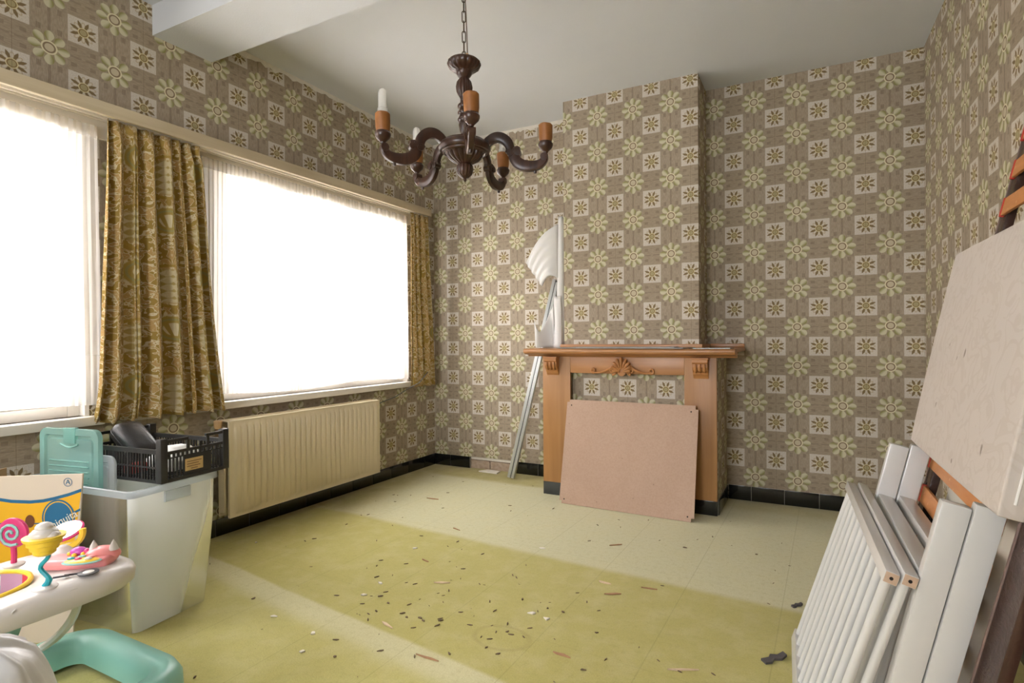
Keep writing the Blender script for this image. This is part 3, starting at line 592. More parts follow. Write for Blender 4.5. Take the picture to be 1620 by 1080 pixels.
# hardboard sheet leaning on the surround
A = Vector((1.523, -0.615, 0.001)); B = Vector((2.440, -0.643, 0.001)); T = Vector((1.522, SY-0.012, 0.707))
ex = (B-A).normalized(); ey = (T-A); ey = (ey-ex*ey.dot(ex)).normalized(); L = (B-A).length; hh = 0.715; q = 0.018
tilt = 0.012
M = frame(A, ex, ey, ex.cross(ey))
hb = MB().prism([(q, 0), (L-q, 0), (L-q, q*1.3), (L, q*1.3), (L, hh-q*1.4), (L-q, hh-q*1.4), (L-q, hh), (q, hh), (q, hh-q), (0, hh-q), (0, q), (q, q)], 0, 0.006, M)
hb_o = hb.build('hardboard_sheet', 'hard', origin=(1.98, -0.63, 0), smooth=0); tag(hb_o, 'brown hardboard sheet leaning against the fireplace opening', 'board')
for (a, b) in ((0.035, 0.03), (L-0.04, 0.03), (0.035, hh-0.04), (L-0.045, hh-0.04)):
    MB().lathe([(0.005, 0.0061), (0.005, 0.0066)], 10, (a, b, 0), M=M).build('screw_hole', 'hole', hb_o)
# sheets lying on the mantel
tag(MB().add(*(lambda v: (v, [(0, 1, 2, 3), (7, 6, 5, 4), (0, 4, 5, 1), (1, 5, 6, 2), (2, 6, 7, 3), (3, 7, 4, 0)]))([(1.47, -0.54, 1.0655), (2.36, -0.552, 1.0655), (2.40, -0.36, 1.0655), (1.43, -0.36, 1.0655), (1.47, -0.54, 1.071), (2.36, -0.552, 1.071), (2.40, -0.36, 1.071), (1.43, -0.36, 1.071)])).build('slate_sheet', 'slate', origin=(1.9, -0.45, 1.065), smooth=0), 'grey streaked sheet lying along the mantel shelf', 'sheet')
tag(MB().box(1.60, 2.30, -0.53, -0.40, 1.0715, 1.0755).build('slate_sheet', 'slate', origin=(1.95, -0.46, 1.0715), smooth=0), 'narrower grey sheet stacked on top of the mantel sheet', 'sheet')
tag(MB().box(2.415, 2.64, -0.53, -0.34, 1.0645, 1.0695).build('glass_sheet', 'gl2', origin=(2.53, -0.43, 1.0645), smooth=0), 'greenish glass sheet at the right end of the mantel shelf', 'sheet')

# ------------------------------------------------------------------ foam roll and aluminium profile in the alcove
fr_ = thing('foam_roll', 'torn roll of white packing foam standing on the mantel end', 'foam roll', (1.30, -0.17, 1.065))
def roll(x, r0, r1, z0, z1, name, seed, op):
    rr = random.Random(seed); ph = [rr.uniform(0, 6) for _ in range(4)]
    def fn(u, v):
        a = u*2*PI*op; r = r0+(r1-r0)*v; r *= 1+0.06*math.sin(3*a+ph[0]+3*v)+0.04*math.sin(11*v+ph[1]); return (x+0.02*math.sin(v*3+ph[2])*0.3+r*math.cos(a), -0.17+r*math.sin(a), z0+(z1-z0)*v+0.006*math.sin(5*a)*v)
    return MB().grid(fn, 28, 16).build(name, 'foam', fr_, solid=0.003, smooth=60)
roll(1.345, 0.030, 0.022, 1.0655, 2.075, 'core', 1, 1.05); roll(1.335, 0.056, 0.044, 1.066, 1.46, 'lower_wrap', 2, 0.85)
def flap(u, v):                                                          # wing of foam peeling to the left
    t = u; top = Vector((1.335, -0.19, 2.02-0.42*t)); tip = Vector((1.055+0.14*t, -0.20, 1.735-0.19*t)); q = top.lerp(tip, v)
    return (q.x, q.y-0.03*math.sin(PI*v)+0.010*math.sin(u*26)*v, q.z+0.045*math.sin(PI*v))
MB().grid(flap, 30, 12).build('torn_flap', 'foam', fr_, solid=0.002, smooth=60)
def lowflap(u, v):
    x = 1.30-0.14*v; z = 1.068+(0.32-0.18*v+0.10*math.sin(v*7)*v)*u; return (x, -0.20+0.05*math.sin(v*5)-0.02*u, z)
MB().grid(lowflap, 12, 16).build('lower_flap', 'foam', fr_, solid=0.002, smooth=60)
al = thing('aluminium_profile', 'silver aluminium profile leaning in the alcove left of the fireplace', 'metal profile', (0.90, -0.18, 0))
a0 = Vector((0.893, -0.185, 0.004)); a1 = Vector((1.240, -0.028, 1.61)); ez = (a1-a0).normalized(); ex_ = Vector((1, 0.1, 0)); ex_ = (ex_-ez*ex_.dot(ez)).normalized(); M = frame(a0, ex_, ez.cross(ex_), ez); LL = (a1-a0).length
MB().box(-0.024, 0.002, -0.02, 0.016, 0.006, LL, M, 0.002).build('outer_channel', 'alu', al); MB().box(0.0025, 0.008, -0.012, 0.012, 0.007, LL-0.01, M).build('rubber_seal', 'seal', al, smooth=0); MB().box(0.0085, 0.032, -0.02, 0.016, 0.010, LL-0.02, M, 0.002).build('inner_channel', 'alu', al)

# ------------------------------------------------------------------ chandelier
CX, CY = 1.850, -2.235; KZ = 0.002549
def cz(cy): return 1.133+(537-cy/3.273)*KZ
def cr(px): return px/3.273*KZ
ch = thing('chandelier', 'dark turned-wood chandelier with five candle arms hanging from the beam', 'chandelier', (CX, CY, cz(940)))
def fl(n, d, lo, hi): return lambda i, a: 1-(d*abs(math.cos(a*n/2))**6 if lo <= i <= hi else 0)
MB().lathe([(0.012, cz(326)), (cr(78), cz(322)), (cr(86), cz(330)), (cr(87), cz(340)), (cr(80), cz(354)), (cr(64), cz(366)), (cr(46), cz(372)), (cr(40), cz(378)), (cr(40), cz(388)), (cr(34), cz(398)), (cr(22), cz(412))], 72, (CX, CY, 0), fl(16, 0.07, 2, 6)).build('upper_dish', 'dark', ch)
MB().lathe([(cr(24), cz(411)), (cr(38), cz(430)), (cr(43), cz(455)), (cr(40), cz(480)), (cr(26), cz(506))], 64, (CX, CY, 0), fl(14, 0.10, 0, 4)).build('turned_bulb', 'dark', ch)
pr = [(cr(25), cz(505)), (cr(20), cz(520)), (cr(23), cz(540))]
for c0 in (556, 590, 626): pr += [(cr(28), cz(c0-14)), (cr(34), cz(c0-7)), (cr(35), cz(c0)), (cr(33), cz(c0+9)), (cr(27), cz(c0+15))]
pr += [(cr(30), cz(650)), (cr(24), cz(680)), (cr(16), cz(705)), (cr(16), cz(718)), (cr(34), cz(736))]
MB().lathe(pr, 40, (CX, CY, 0)).build('stem', 'dark', ch)
MB().lathe([(cr(30), cz(728)), (cr(92), cz(730)), (cr(108), cz(736)), (cr(112), cz(744)), (cr(118), cz(746)), (cr(128), cz(752)), (cr(134), cz(764)), (cr(134), cz(776)), (cr(126), cz(788)), (cr(116), cz(790)), (cr(114), cz(796)), (cr(104), cz(800)), (cr(100), cz(797)), (cr(96), cz(800)), (cr(90), cz(816)), (cr(74), cz(832)), (cr(52), cz(844)), (cr(34), cz(852))], 96, (CX, CY, 0), fl(18, 0.10, 13, 17)).build('centre_body', 'dark', ch)
MB().lathe([(cr(30), cz(851)), (cr(42), cz(862)), (cr(44), cz(880)), (cr(38), cz(905)), (cr(20), cz(922)), (cr(8), cz(926)), (cr(9), cz(934)), (cr(2), cz(944))], 56, (CX, CY, 0), fl(12, 0.12, 1, 4)).build('finial', 'dark', ch)
def strip(path, hw, hh, M):                                             # flat carved arm: path [(r,z)], width across
    vs = []; fs = []; k = len(path)
    for i, (r, z) in enumerate(path):
        a = path[max(0, i-1)]; b = path[min(k-1, i+1)]; t = Vector((b[0]-a[0], b[1]-a[1])).normalized(); n = Vector((-t.y, t.x)); h = hh[i] if isinstance(hh, list) else hh
        for sx, sn in ((-1, -.7), (-1, .7), (-.7, 1), (.7, 1), (1, .7), (1, -.7), (.7, -1), (-.7, -1)): vs.append((r+n.x*h*sn, sx*hw, z+n.y*h*sn))
    for i in range(k-1):
        for j in range(8): fs.append((8*i+j, 8*i+(j+1) % 8, 8*i+8+(j+1) % 8, 8*i+8+j))
    fs += [tuple(range(7, -1, -1)), tuple(range(8*k-8, 8*k))]
    return MB().add(vs, fs, M)
def smooth_path(pts, n):
    out = []
    for i in range(len(pts)-1):
        p0, p1, p2, p3 = [Vector(pts[max(0, min(len(pts)-1, j))]) for j in (i-1, i, i+1, i+2)]
        for k in range(n):
            t = k/n; out.append(tuple(0.5*((2*p1)+(p2-p0)*t+(2*p0-5*p1+4*p2-p3)*t*t+(3*p1-p0-3*p2+p3)*t**3)))
    return out+[tuple(pts[-1])]
arm1 = smooth_path([(0.085, 1.905), (0.100, 1.925), (0.125, 1.938), (0.152, 1.935), (0.176, 1.916), (0.186, 1.890), (0.180, 1.870)], 5)
arm2 = smooth_path([(0.222, 1.878), (0.208, 1.880), (0.200, 1.862), (0.212, 1.838), (0.238, 1.822), (0.270, 1.818), (0.302, 1.824), (0.322, 1.842), (0.327, 1.862)], 5)
for i, (ang, bulb) in enumerate(((-52, 0), (20, 0), (92, 1), (164, 1), (236, 1))):
    a = R(ang); M = frame((CX, CY, 0), (math.cos(a), math.sin(a), 0), (-math.sin(a), math.cos(a), 0), (0, 0, 1))
    k = strip(arm1, 0.012, [0.015+0.005*math.sin(PI*j/(len(arm1)-1)) for j in range(len(arm1))], M).build('arm', 'dark', ch)
    strip(arm2, 0.012, [0.010+0.012*math.sin(PI*min(1, 0.15+j/(len(arm2)-1)*0.85)) for j in range(len(arm2))], M).build('lower_scroll', 'dark', k)
    for (rr, zz, q) in ((0.186, 1.872, 0.013), (0.217, 1.874, 0.013), (0.322, 1.852, 0.015)):
        mb = MB().lathe([(q*0.2, -0.016), (q, -0.015), (q, 0.015), (q*0.2, 0.016)], 18, M=M @ frame((rr, 0, zz), (1, 0, 0), (0, 0, 1), (0, -1, 0))); mb.build('scroll_eye', 'dark', k)
    MB().lathe([(0.005, 1.790), (0.007, 1.795), (0.006, 1.805)], 10, M=M @ frame((0.285, 0, 0), (1, 0, 0), (0, 1, 0), (0, 0, 1))).build('peg', 'dark', k)
    Mc = M @ frame((0.327, 0, 0), (1, 0, 0), (0, 1, 0), (0, 0, 1))
    MB().lathe([(0.009, 1.866), (0.010, 1.872), (0.016, 1.878), (0.026, 1.888), (0.0295, 1.898), (0.0295, 1.904), (0.026, 1.908), (0.0255, 1.912), (0.010, 1.912)], 28, M=Mc).build('candle_cup', 'dark', ch)
    MB().lathe([(0.0245, 1.9125), (0.0270, 1.93), (0.0272, 1.968), (0.0276, 1.976), (0.024, 1.981), (0.019, 1.980), (0.018, 1.95)], 28, flute=lambda i_, q_: 1+0.03*math.sin(q_*5+i_), M=Mc).build('candle_sleeve', 'sleeve', ch)
    if bulb:
        bo = MB().lathe([(0.0175, 1.968), (0.0195, 1.985), (0.0195, 1.995), (0.0165, 1.998), (0.0165, 2.050), (0.0145, 2.062), (0.009, 2.070), (0.002, 2.073)], 24, M=Mc).build('bulb', 'frost', ch)
        MB().tube([Mc @ Vector((0.007*math.cos(q), 0.007*math.sin(q), z)) for q, z in ((0, 1.99), (0, 2.05), (1.6, 2.058), (3.1, 2.05), (3.1, 1.99))], 0.004, 6).build('inner_tube', 'paper_w', bo)
z = cz(316)
link = MB(); pts = [(0.007*math.cos(q), 0, (0.016 if math.sin(q) > 0 else -0.016)+0.007*math.sin(q)) for q in [2*PI*i/16 for i in range(16)]]
link.tube(pts, 0.0021, 6, closed=True); lm = None; i = 0; zc = z+0.012
while zc < 2.735:
    if lm is None: lo = link.build('chain_link', 'brass', origin=(0, 0, 0)); lm = lo
    else: lo = lm.copy(); COL.objects.link(lo)
    lo.parent = ch; lo.location = (0, 0, zc-cz(940)); lo.rotation_euler = (0, 0, R(27) if i % 2 == 0 else R(117)); zc += 0.0405; i += 1
MB().tube([(CX+0.008, CY+0.004, z), (CX+0.013, CY+0.005, z+0.03), (CX+0.010, CY+0.006, z+0.12), (CX+0.004, CY+0.008, z+0.22), (CX-0.002, CY+0.004, z+0.32), (CX, CY, 2.74)], 0.0025, 6).build('flex', 'flex', ch)
MB().ball((CX+0.013, CY+0.002, z+0.016), 0.009, 0.007, 0.011, 10).build('connector', 'cork', ch)
MB().lathe([(0.004, 2.738), (0.03, 2.7385), (0.05, 2.7419)], 24, (CX, CY, 0)).build('ceiling_hook_plate', 'brass', ch)

# ------------------------------------------------------------------ storage tote by the window
TH = 0.1039; e1 = Vector((-math.cos(TH), -math.sin(TH), 0)); e2 = Vector((-math.sin(TH), math.cos(TH), 0)); ZV = Vector((0, 0, 1))
TN = Vector((0.7994, -2.9326, 0)); TL, TW, TT, THt = 0.70, 0.386, 0.0386, 0.564
MTo = frame(TN, e1, e2, ZV)                                              # local x = length, y = depth
def rrect(x0, x1, y0, y1, r, n=5):
    out = []
    for cx_, cy_, a0 in ((x1-r, y1-r, 0), (x0+r, y1-r, 90), (x0+r, y0+r, 180), (x1-r, y0+r, 270)):
        for k in range(n+1): a = R(a0+90*k/n); out.append((cx_+r*math.cos(a), cy_+r*math.sin(a)))
    return out
def loft(loops, M=None, cap0=False, cap1=False):
    n = len(loops[0]); vs = [p for l in loops for p in l]; fs = []
    for i in range(len(loops)-1):
        for j in range(n): fs.append((i*n+j, i*n+(j+1) % n, (i+1)*n+(j+1) % n, (i+1)*n+j))
    if cap0: fs.append(tuple(range(n-1, -1, -1)))
    if cap1: fs.append(tuple(range((len(loops)-1)*n, len(loops)*n)))
    return MB().add(vs, fs, M)
tt = thing('storage_tote', 'large milky translucent plastic storage box under the crate', 'storage box', tuple(TN+e1*0.35+e2*0.19))
def tl(ins, z): return [(x, y, z) for x, y in rrect(ins, TL-ins, ins, TW-ins, 0.03)]
loft([tl(TT, 0.002), tl(TT*0.66, 0.18), tl(TT*0.33, 0.37), tl(0.010, THt-0.03), tl(0.008, THt-0.03)], MTo, cap0=True).build('body', 'tote', tt, smooth=40)
loft([tl(0.008, THt-0.030), tl(0.0, THt-0.028), tl(0.0, THt-0.004), tl(0.004, THt), tl(0.010, THt-0.002), tl(0.013, THt-0.02)], MTo).build('rim', 'tote2', tt, smooth=40)
for (yy, nm) in ((0.0, 1), (TW, 2)):
    pass
mb = MB(); mb.box(0.002, 0.012, TW*0.5-0.055, TW*0.5+0.055, THt-0.075, THt-0.031, MTo, 0.003); mb.build('handle_grip', 'tote2', tt)
# lids standing inside it
def lid(name, right, left, ztop, zbot, thick, mat, label, ribs=True):
    r_ = Vector(right); l_ = Vector(left); ex = (r_-l_).normalized(); w_ = (r_-l_).length; ez = ex.cross(ZV).normalized(); h_ = ztop-zbot
    o = thing(name, label, 'plastic lid', (l_.x, l_.y, zbot)); M = frame((l_.x, l_.y, zbot), ex, ZV, ez)
    def lp(i, z, r=0.035): return [(x, y, z) for x, y in rrect(i, w_-i, i, h_-i, r)]
    loft([lp(0.001, -thick*.6), lp(0, 0), lp(0.002, thick*.4), lp(0.028, thick*.4, 0.02), lp(0.032, -0.002, 0.02), lp(0.042, -0.002, 0.016), lp(0.046, thick*.2, 0.012)], M, cap1=True).build('rim_and_panel', mat, o)
    if ribs:
        for k in range(8):
            y = h_-0.135-0.022*k; MB().tube([(0.06, y, thick*.2+0.003), (w_-0.06, y, thick*.2+0.003)], 0.0035, 6, M=M).build('panel_rib', mat, o)
        MB().box(w_*0.42, w_*0.62, h_-0.062, h_+0.004, -thick*.4, thick*.55, M, 0.004).build('clip', mat, o)
        MB().tube([(w_*0.37+w_*0.30*t, h_-0.064-0.012*math.sin(PI*t), thick*.3+0.003) for t in [i/8 for i in range(9)]], 0.004, 6, M=M).build('finger_grip', mat, o)
    return o
lid('box_lid', (0.495, -2.885, 0), (0.152, -2.943, 0), 0.772, 0.006, 0.018, 'teal', 'turquoise translucent box lid standing upright in the storage box')
lid('box_lid', (0.548, -2.856, 0), (0.262, -2.894, 0), 0.665, 0.006, 0.009, 'tote2', 'clear milky box lid tucked behind the turquoise lid', False)

# ------------------------------------------------------------------ black crate on the tote
CN = Vector((0.790, -2.815, THt+0.0005)); CL, CW, CHt = 0.50, 0.310, 0.178; MC = frame(CN, e1, e2, ZV)
cr_ = thing('fruit_crate', 'black slatted plastic fruit crate on top of the storage box', 'crate', tuple(CN+e1*0.25+e2*0.15))
for (x, y) in ((0, 0), (CL-0.03, 0), (0, CW-0.03), (CL-0.03, CW-0.03)): MB().box(x, x+0.03, y, y+0.03, 0, CHt, MC, 0.004).build('corner_post', 'crate', cr_)
def sidepanel(along, x0, x1, f, name):
    mb = MB()
    def bx(a0, a1, z0, z1, t=0.006):
        if along == 'x': mb.box(a0, a1, f-t/2, f+t/2, z0, z1, MC)
        else: mb.box(f-t/2, f+t/2, a0, a1, z0, z1, MC)
    L_ = x1-x0
    if along == 'x':
        bx(x0, x1, 0.116, 0.134, 0.012); bx(x0, x1, 0, 0.012, 0.010); bx(x0, x1, 0.058, 0.064)
        n = 26
        for i in range(n): a = x0+L_*(i+.5)/n; w_ = 0.004 if i % 5 else 0.010; bx(a-w_/2, a+w_/2, 0.012, 0.116)
    else:
        bx(x0, x1, 0, 0.014, 0.012); bx(x0, x1, 0.112, 0.124, 0.010); bx(x0, x0+L_*0.36, 0.160, 0.172, 0.010); bx(x1-L_*0.32, x1, 0.160, 0.172, 0.010)
        for a in (0.34, 0.56, 0.70): bx(x0+L_*a, x0+L_*a+0.012, 0.124, 0.160 if a != 0.56 else 0.146)
        bx(x0+L_*0.28, x1-L_*0.24, 0.014, 0.098); n = 13
        for i in range(n): a = x0+L_*(i+.5)/n; bx(a-0.004, a+0.004, 0.098, 0.112)
        bx(x0, x1, 0.094, 0.099)
        for i in range(4): a = x0+L_*(0.04+0.06*i); bx(a, a+0.005, 0.014, 0.094)
        for i in range(4): a = x1-L_*(0.04+0.06*i); bx(a-0.005, a, 0.014, 0.094)
    return mb.build(name, 'crate', cr_, smooth=0)
sidepanel('x', 0.03, CL-0.03, 0.010, 'long_side'); sidepanel('x', 0.03, CL-0.03, CW-0.010, 'long_side'); sp = sidepanel('y', 0.03, CW-0.03, 0.008, 'short_side'); sidepanel('y', 0.03, CW-0.03, CL-0.008, 'short_side')
mb = MB()
for i in range(16): x = 0.012+i*(CL-0.03)/15; mb.box(x, x+0.006, 0.012, CW-0.012, 0.001, 0.007, MC)
for i in range(9): y = 0.02+i*(CW-0.05)/8; mb.box(0.012, CL-0.012, y, y+0.008, 0.0072, 0.011, MC)
g = mb.build('floor_grid', 'crate', cr_, smooth=0); g['kind'] = 'stuff'
lb = MB().box(0.0036, 0.0046, 0.105, 0.185, 0.030, 0.080, MC).build('label', 'sticker', sp, smooth=0)
ld = MB()
for i, (a, b) in enumerate(((0.112, 0.178), (0.112, 0.165), (0.112, 0.172), (0.130, 0.160))): ld.box(0.0030, 0.0036, a, b, 0.066-0.010*i, 0.0695-0.010*i, MC)
# the label's print is too fine to read: four ruled lines in one piece
o = ld.build('label_print', 'ink', sp, smooth=0); o['kind'] = 'stuff'
# things in the crate
def rbox(name, mat, label, cat, M, sx, sy, sz, ch_, org, seg=4):
    bm = bmesh.new(); bmesh.ops.create_cube(bm, size=1)
    for q in bm.verts: q.co = Vector((q.co.x*sx, q.co.y*sy, q.co.z*sz))
    bmesh.ops.bevel(bm, geom=list(bm.edges), offset=ch_, segments=seg, profile=0.5, affect='EDGES')
    mb = MB().bm(bm, M); bm.free(); return tag(mb.build(name, mat, origin=org, smooth=60), label, cat)
ctr = MC @ Vector((0.355, 0.135, 0.130)); a = R(38)
exv = (e1*-math.cos(a)+ZV*-math.sin(a)).normalized(); ezv = (ZV*math.cos(a)-e1*math.sin(a)).normalized(); Mk = frame(ctr, exv, ezv.cross(exv), ezv)
bc = rbox('black_case', 'blackp', 'rounded black case tipped up inside the crate', 'case', Mk, 0.20, 0.125, 0.085, 0.034, tuple(ctr))
MB().tube([Mk @ Vector((x, y, 0.0)) for x, y in rrect(-0.1005, 0.1005, -0.063, 0.063, 0.034, 6)], 0.002, 6, closed=True).build('zip_seam', 'crate', bc)
def crumple(name, mat, label, cat, c, sx, sy, sz, seed):
    rr = random.Random(seed); ph = [rr.uniform(0, 6.28) for _ in range(9)]; bm = bmesh.new(); bmesh.ops.create_icosphere(bm, subdivisions=4, radius=1)
    for q in bm.verts:
        p = q.co.copy(); k = 1+0.10*math.sin(5*p.x+ph[0]+3*p.y)+0.08*math.sin(7*p.y+ph[1]+4*p.z)+0.06*math.sin(11*p.z+ph[2]-5*p.x)+0.03*math.sin(17*p.x+ph[3])
        q.co = Vector((p.x*sx*k, p.y*sy*k, max(-1.0, p.z*k)*sz))
    mb = MB().bm(bm, frame(c, e1, e2, ZV)); bm.free(); return tag(mb.build(name, mat, origin=(c[0], c[1], c[2]-sz), smooth=50), label, cat)
q = MC @ Vector((0.135, 0.15, 0.066)); crumple('paper_bundle', 'paper_w', 'crumpled white paper bundle inside the crate', 'paper', q, 0.075, 0.085, 0.053, 4)
q = MC @ Vector((0.245, 0.065, 0.036)); Mq = frame(q, e1, e2, ZV); rbox('red_packet', 'redp', 'small red packet lying in the crate', 'packet', Mq, 0.05, 0.07, 0.04, 0.006, tuple(q), 2)

# ------------------------------------------------------------------ banana carton
KR = Vector((0.893, 0.450, 0)).normalized(); KF = Vector((0.450, -0.893, 0)).normalized(); KO = Vector((0.632, -3.012, 0)); KM = frame(KO, KR, ZV, KF)   # local x right, y up, z out
ca = thing('banana_carton', 'yellow and blue banana carton standing in front of the storage box', 'carton', (0.45, -3.10, 0))
kh = 0.637
MB().add(*(lambda v: (v, [(0, 1, 2, 3), (7, 6, 5, 4), (0, 4, 5, 1), (1, 5, 6, 2), (2, 6, 7, 3), (3, 7, 4, 0)]))([(-0.44, 0.001, 0), (-0.035, 0.001, 0), (0.010, kh, 0), (-0.44, kh-0.012, 0), (-0.44, 0.001, 0.006), (-0.035, 0.001, 0.006), (0.010, kh, 0.006), (-0.44, kh-0.012, 0.006)]), M=KM).build('front_panel', 'card', ca, smooth=0)
MB().box(-0.44, -0.434, 0.001, kh-0.013, -0.16, -0.0005, KM).build('side_panel', 'kraft', ca, smooth=0)
px = lambda x, y: ((x-137)/418.0+0.010, kh-(y-748)/418.0)
cur = [(-60, 775), (-20, 783), (0, 786.6), (25, 790.5), (55, 791.7), (75, 790), (91.6, 786.6), (115, 780.5), (135, 773.6)]
def band(lo, hi, z, name, mat):
    mb = MB(); n = len(lo); vs = [(*px(*p), z) for p in lo]+[(*px(*p), z) for p in hi]; vs += [(a_, b_, z-0.0004) for a_, b_, _ in vs]
    fs = [(i, i+1, n+i+1, n+i) for i in range(n-1)]+[(2*n+i, 2*n+i+1, 3*n+i+1, 3*n+i) for i in range(n-1)]; mb.add(vs, fs, KM); return mb.build(name, mat, ca, smooth=0)
band(cur, [(x-(0.0 if x < 100 else (x-100)*0.55), 905) for x, y in cur], 0.0068, 'yellow_print', 'yellow')
band([(x, y-2.5) for x, y in cur], [(x, y+2.5) for x, y in cur], 0.0074, 'blue_swoosh', 'blue')
def disc(cx_, cy_, rx, ry, z, name, mat, par=None, inner=0.0, a0=0, a1=360):
    n = 40; c_ = px(cx_, cy_); vs = []
    for k in range(n+1):
        a_ = R(a0+(a1-a0)*k/n); vs += [(c_[0]+rx/418*math.cos(a_), c_[1]+ry/418*math.sin(a_), z), (c_[0]+inner*rx/418*math.cos(a_), c_[1]+inner*ry/418*math.sin(a_), z)]
    return MB().add(vs, [(2*k, 2*k+2, 2*k+3, 2*k+1) for k in range(n)], KM).build(name, mat, par or ca, smooth=0)
bd = disc(99, 817, 26, 29, 0.0080, 'logo_disc', 'blue'); disc(99, 817, 23.4, 26.4, 0.0084, 'logo_ring', 'yellow', bd, 0.94); disc(99, 817, 23.0, 26.0, 0.0088, 'logo_lower', 'yellow', bd, 0.55, 215, 325)
t = text_mesh('Chiquita', 0.040); c_ = px(103, 822); Mtx = KM @ Matrix.Translation((c_[0], c_[1], 0.0094)) @ Matrix.Rotation(R(27), 4, 'Z')
o = MB().add(t.v, t.f, Mtx).build('logo_lettering', 'white_p', bd, smooth=0)
disc(114, 761, 6.8, 6.8, 0.0072, 'letter_ring', 'blue', None, 0.86)
t = text_mesh('A', 0.026); c_ = px(114, 761); MB().add(t.v, t.f, KM @ Matrix.Translation((c_[0], c_[1], 0.0072))).build('letter_a', 'blue', ca, smooth=0)
disc(54, 822, 7.5, 10, 0.0080, 'brown_oval', 'brownp'); band([(-60, 822), (0, 824.5), (47, 826), (75, 824)], [(-60, 823.5), (0, 826), (47, 827.5), (75, 826)], 0.0074, 'blue_line', 'blue'); band([(122, 808), (133, 802)], [(122, 811), (133, 806)], 0.0074, 'blue_line', 'blue')

# ------------------------------------------------------------------ baby walker
wk = thing('baby_walker', 'white and mint baby walker with toy tray', 'baby walker', (1.03, -3.31, 0))
def ringtube(x0, x1, y0, y1, rc, hw, h, z0=0.0):
    n = 8; loops = []
    sec = [(-hw, z0+0.02), (-hw*0.95, z0+h*0.65), (-hw*0.6, z0+h*0.95), (0, z0+h), (hw*0.6, z0+h*0.95), (hw*0.95, z0+h*0.65), (hw, z0+0.02), (hw*0.5, z0+0.012), (-hw*0.5, z0+0.012)]
    for d, z in sec: loops.append([(x, y, z) for x, y in rrect(x0-d, x1+d, y0-d, y1+d, rc+d, n)])
    loops.append(loops[0]); return loft(loops)
ringtube(0.755, 1.300, -3.560, -3.052, 0.10, 0.052, 0.105).build('base', 'wteal', wk, smooth=60)
for (x, y) in ((0.80, -3.06), (1.24, -3.05), (0.80, -3.55), (1.24, -3.555)):
    MB().lathe([(0.018, -0.012), (0.02, -0.008), (0.02, 0.008), (0.018, 0.012)], 16, M=frame((x, y, 0.0205), (1, 0, 0), (0, 0, 1), (0, -1, 0))).build('wheel', 'wwhite', wk)
OC, HC, HR, TZ = Vector((0.985, -3.3325)), Vector((0.945, -3.425)), 0.128, 0.02
tsec = [(0, -0.055, 0.365), (0.0, 0.0, 0.392), (0.10, 0, 0.402), (0.35, 0, 0.404), (0.70, 0, 0.405), (0.90, 0, 0.402), (0.98, 0, 0.392), (1.0, 0.0, 0.376), (0.985, 0, 0.352), (0.93, 0, 0.340), (0.5, 0, 0.350), (0.08, 0, 0.352)]
loops = []
for f, _, z in tsec:
    l_ = []
    for k in range(72):
        a = 2*PI*k/72; sq_ = (abs(math.cos(a))**4+abs(math.sin(a))**4)**-0.25; po = OC+Vector((math.cos(a)*0.205, math.sin(a)*0.2675))*sq_; ph_ = HC+Vector((math.cos(a), math.sin(a)))*HR; q = ph_.lerp(po, f); zz = z+TZ+(0.010*math.sin(f*PI)*(0.5+0.5*math.sin(3*a)) if z > 0.395 else 0); l_.append((q.x, q.y, zz))
    loops.append(l_)
loops.append(loops[0]); loft(loops).build('tray', 'wwhite', wk, smooth=60)
def seat(u, v):
    a = u*2*PI; r = HR*(1.02-0.30*v**2); return (HC.x+r*math.cos(a), HC.y+r*math.sin(a), 0.424-0.20*v+0.008*math.sin(7*a)*v)
st_ = MB().grid(seat, 48, 8, closed_u=True).build('seat', 'mint', wk, smooth=70)
for nm, u0, u1, mt in (('seat_stripe', 0.04, 0.12, 'mauve'), ('seat_stripe', 0.12, 0.20, 'yel'), ('seat_stripe', 0.20, 0.27, 'redf'), ('seat_stripe', 0.27, 0.36, 'mauve'), ('seat_stripe', 0.40, 0.50, 'pink')):
    MB().grid(lambda u, v: (lambda q: (HC.x+(q[0]-HC.x)*0.975, HC.y+(q[1]-HC.y)*0.975, q[2]+0.001))(seat(u0+(u1-u0)*u, v*0.9)), 8, 8).build(nm, mt, st_, smooth=70)
MB().tube([(HC.x+HR*1.03*math.cos(a), HC.y+HR*1.03*math.sin(a), 0.425) for a in [2*PI*k/40 for k in range(40)]], 0.007, 8, closed=True).build('seat_rim', 'yel', wk)
for (p0, p1, p2) in (((1.15, -3.25, 0.372), (1.06, -3.22, 0.25), (0.765, -3.19, 0.098)), ((0.83, -3.15, 0.372), (0.78, -3.22, 0.24), (0.76, -3.40, 0.095)), ((1.14, -3.47, 0.372), (1.24, -3.42, 0.24), (1.30, -3.28, 0.095)), ((0.86, -3.55, 0.372), (1.0, -3.56, 0.24), (1.16, -3.56, 0.095))):
    P0, P1, P2 = Vector(p0), Vector(p1), Vector(p2); MB().tube([P0.lerp(P1, t).lerp(P1.lerp(P2, t), t) for t in [k/10 for k in range(11)]], 0.014, 8, sy=0.8).build('leg', 'wwhite', wk)
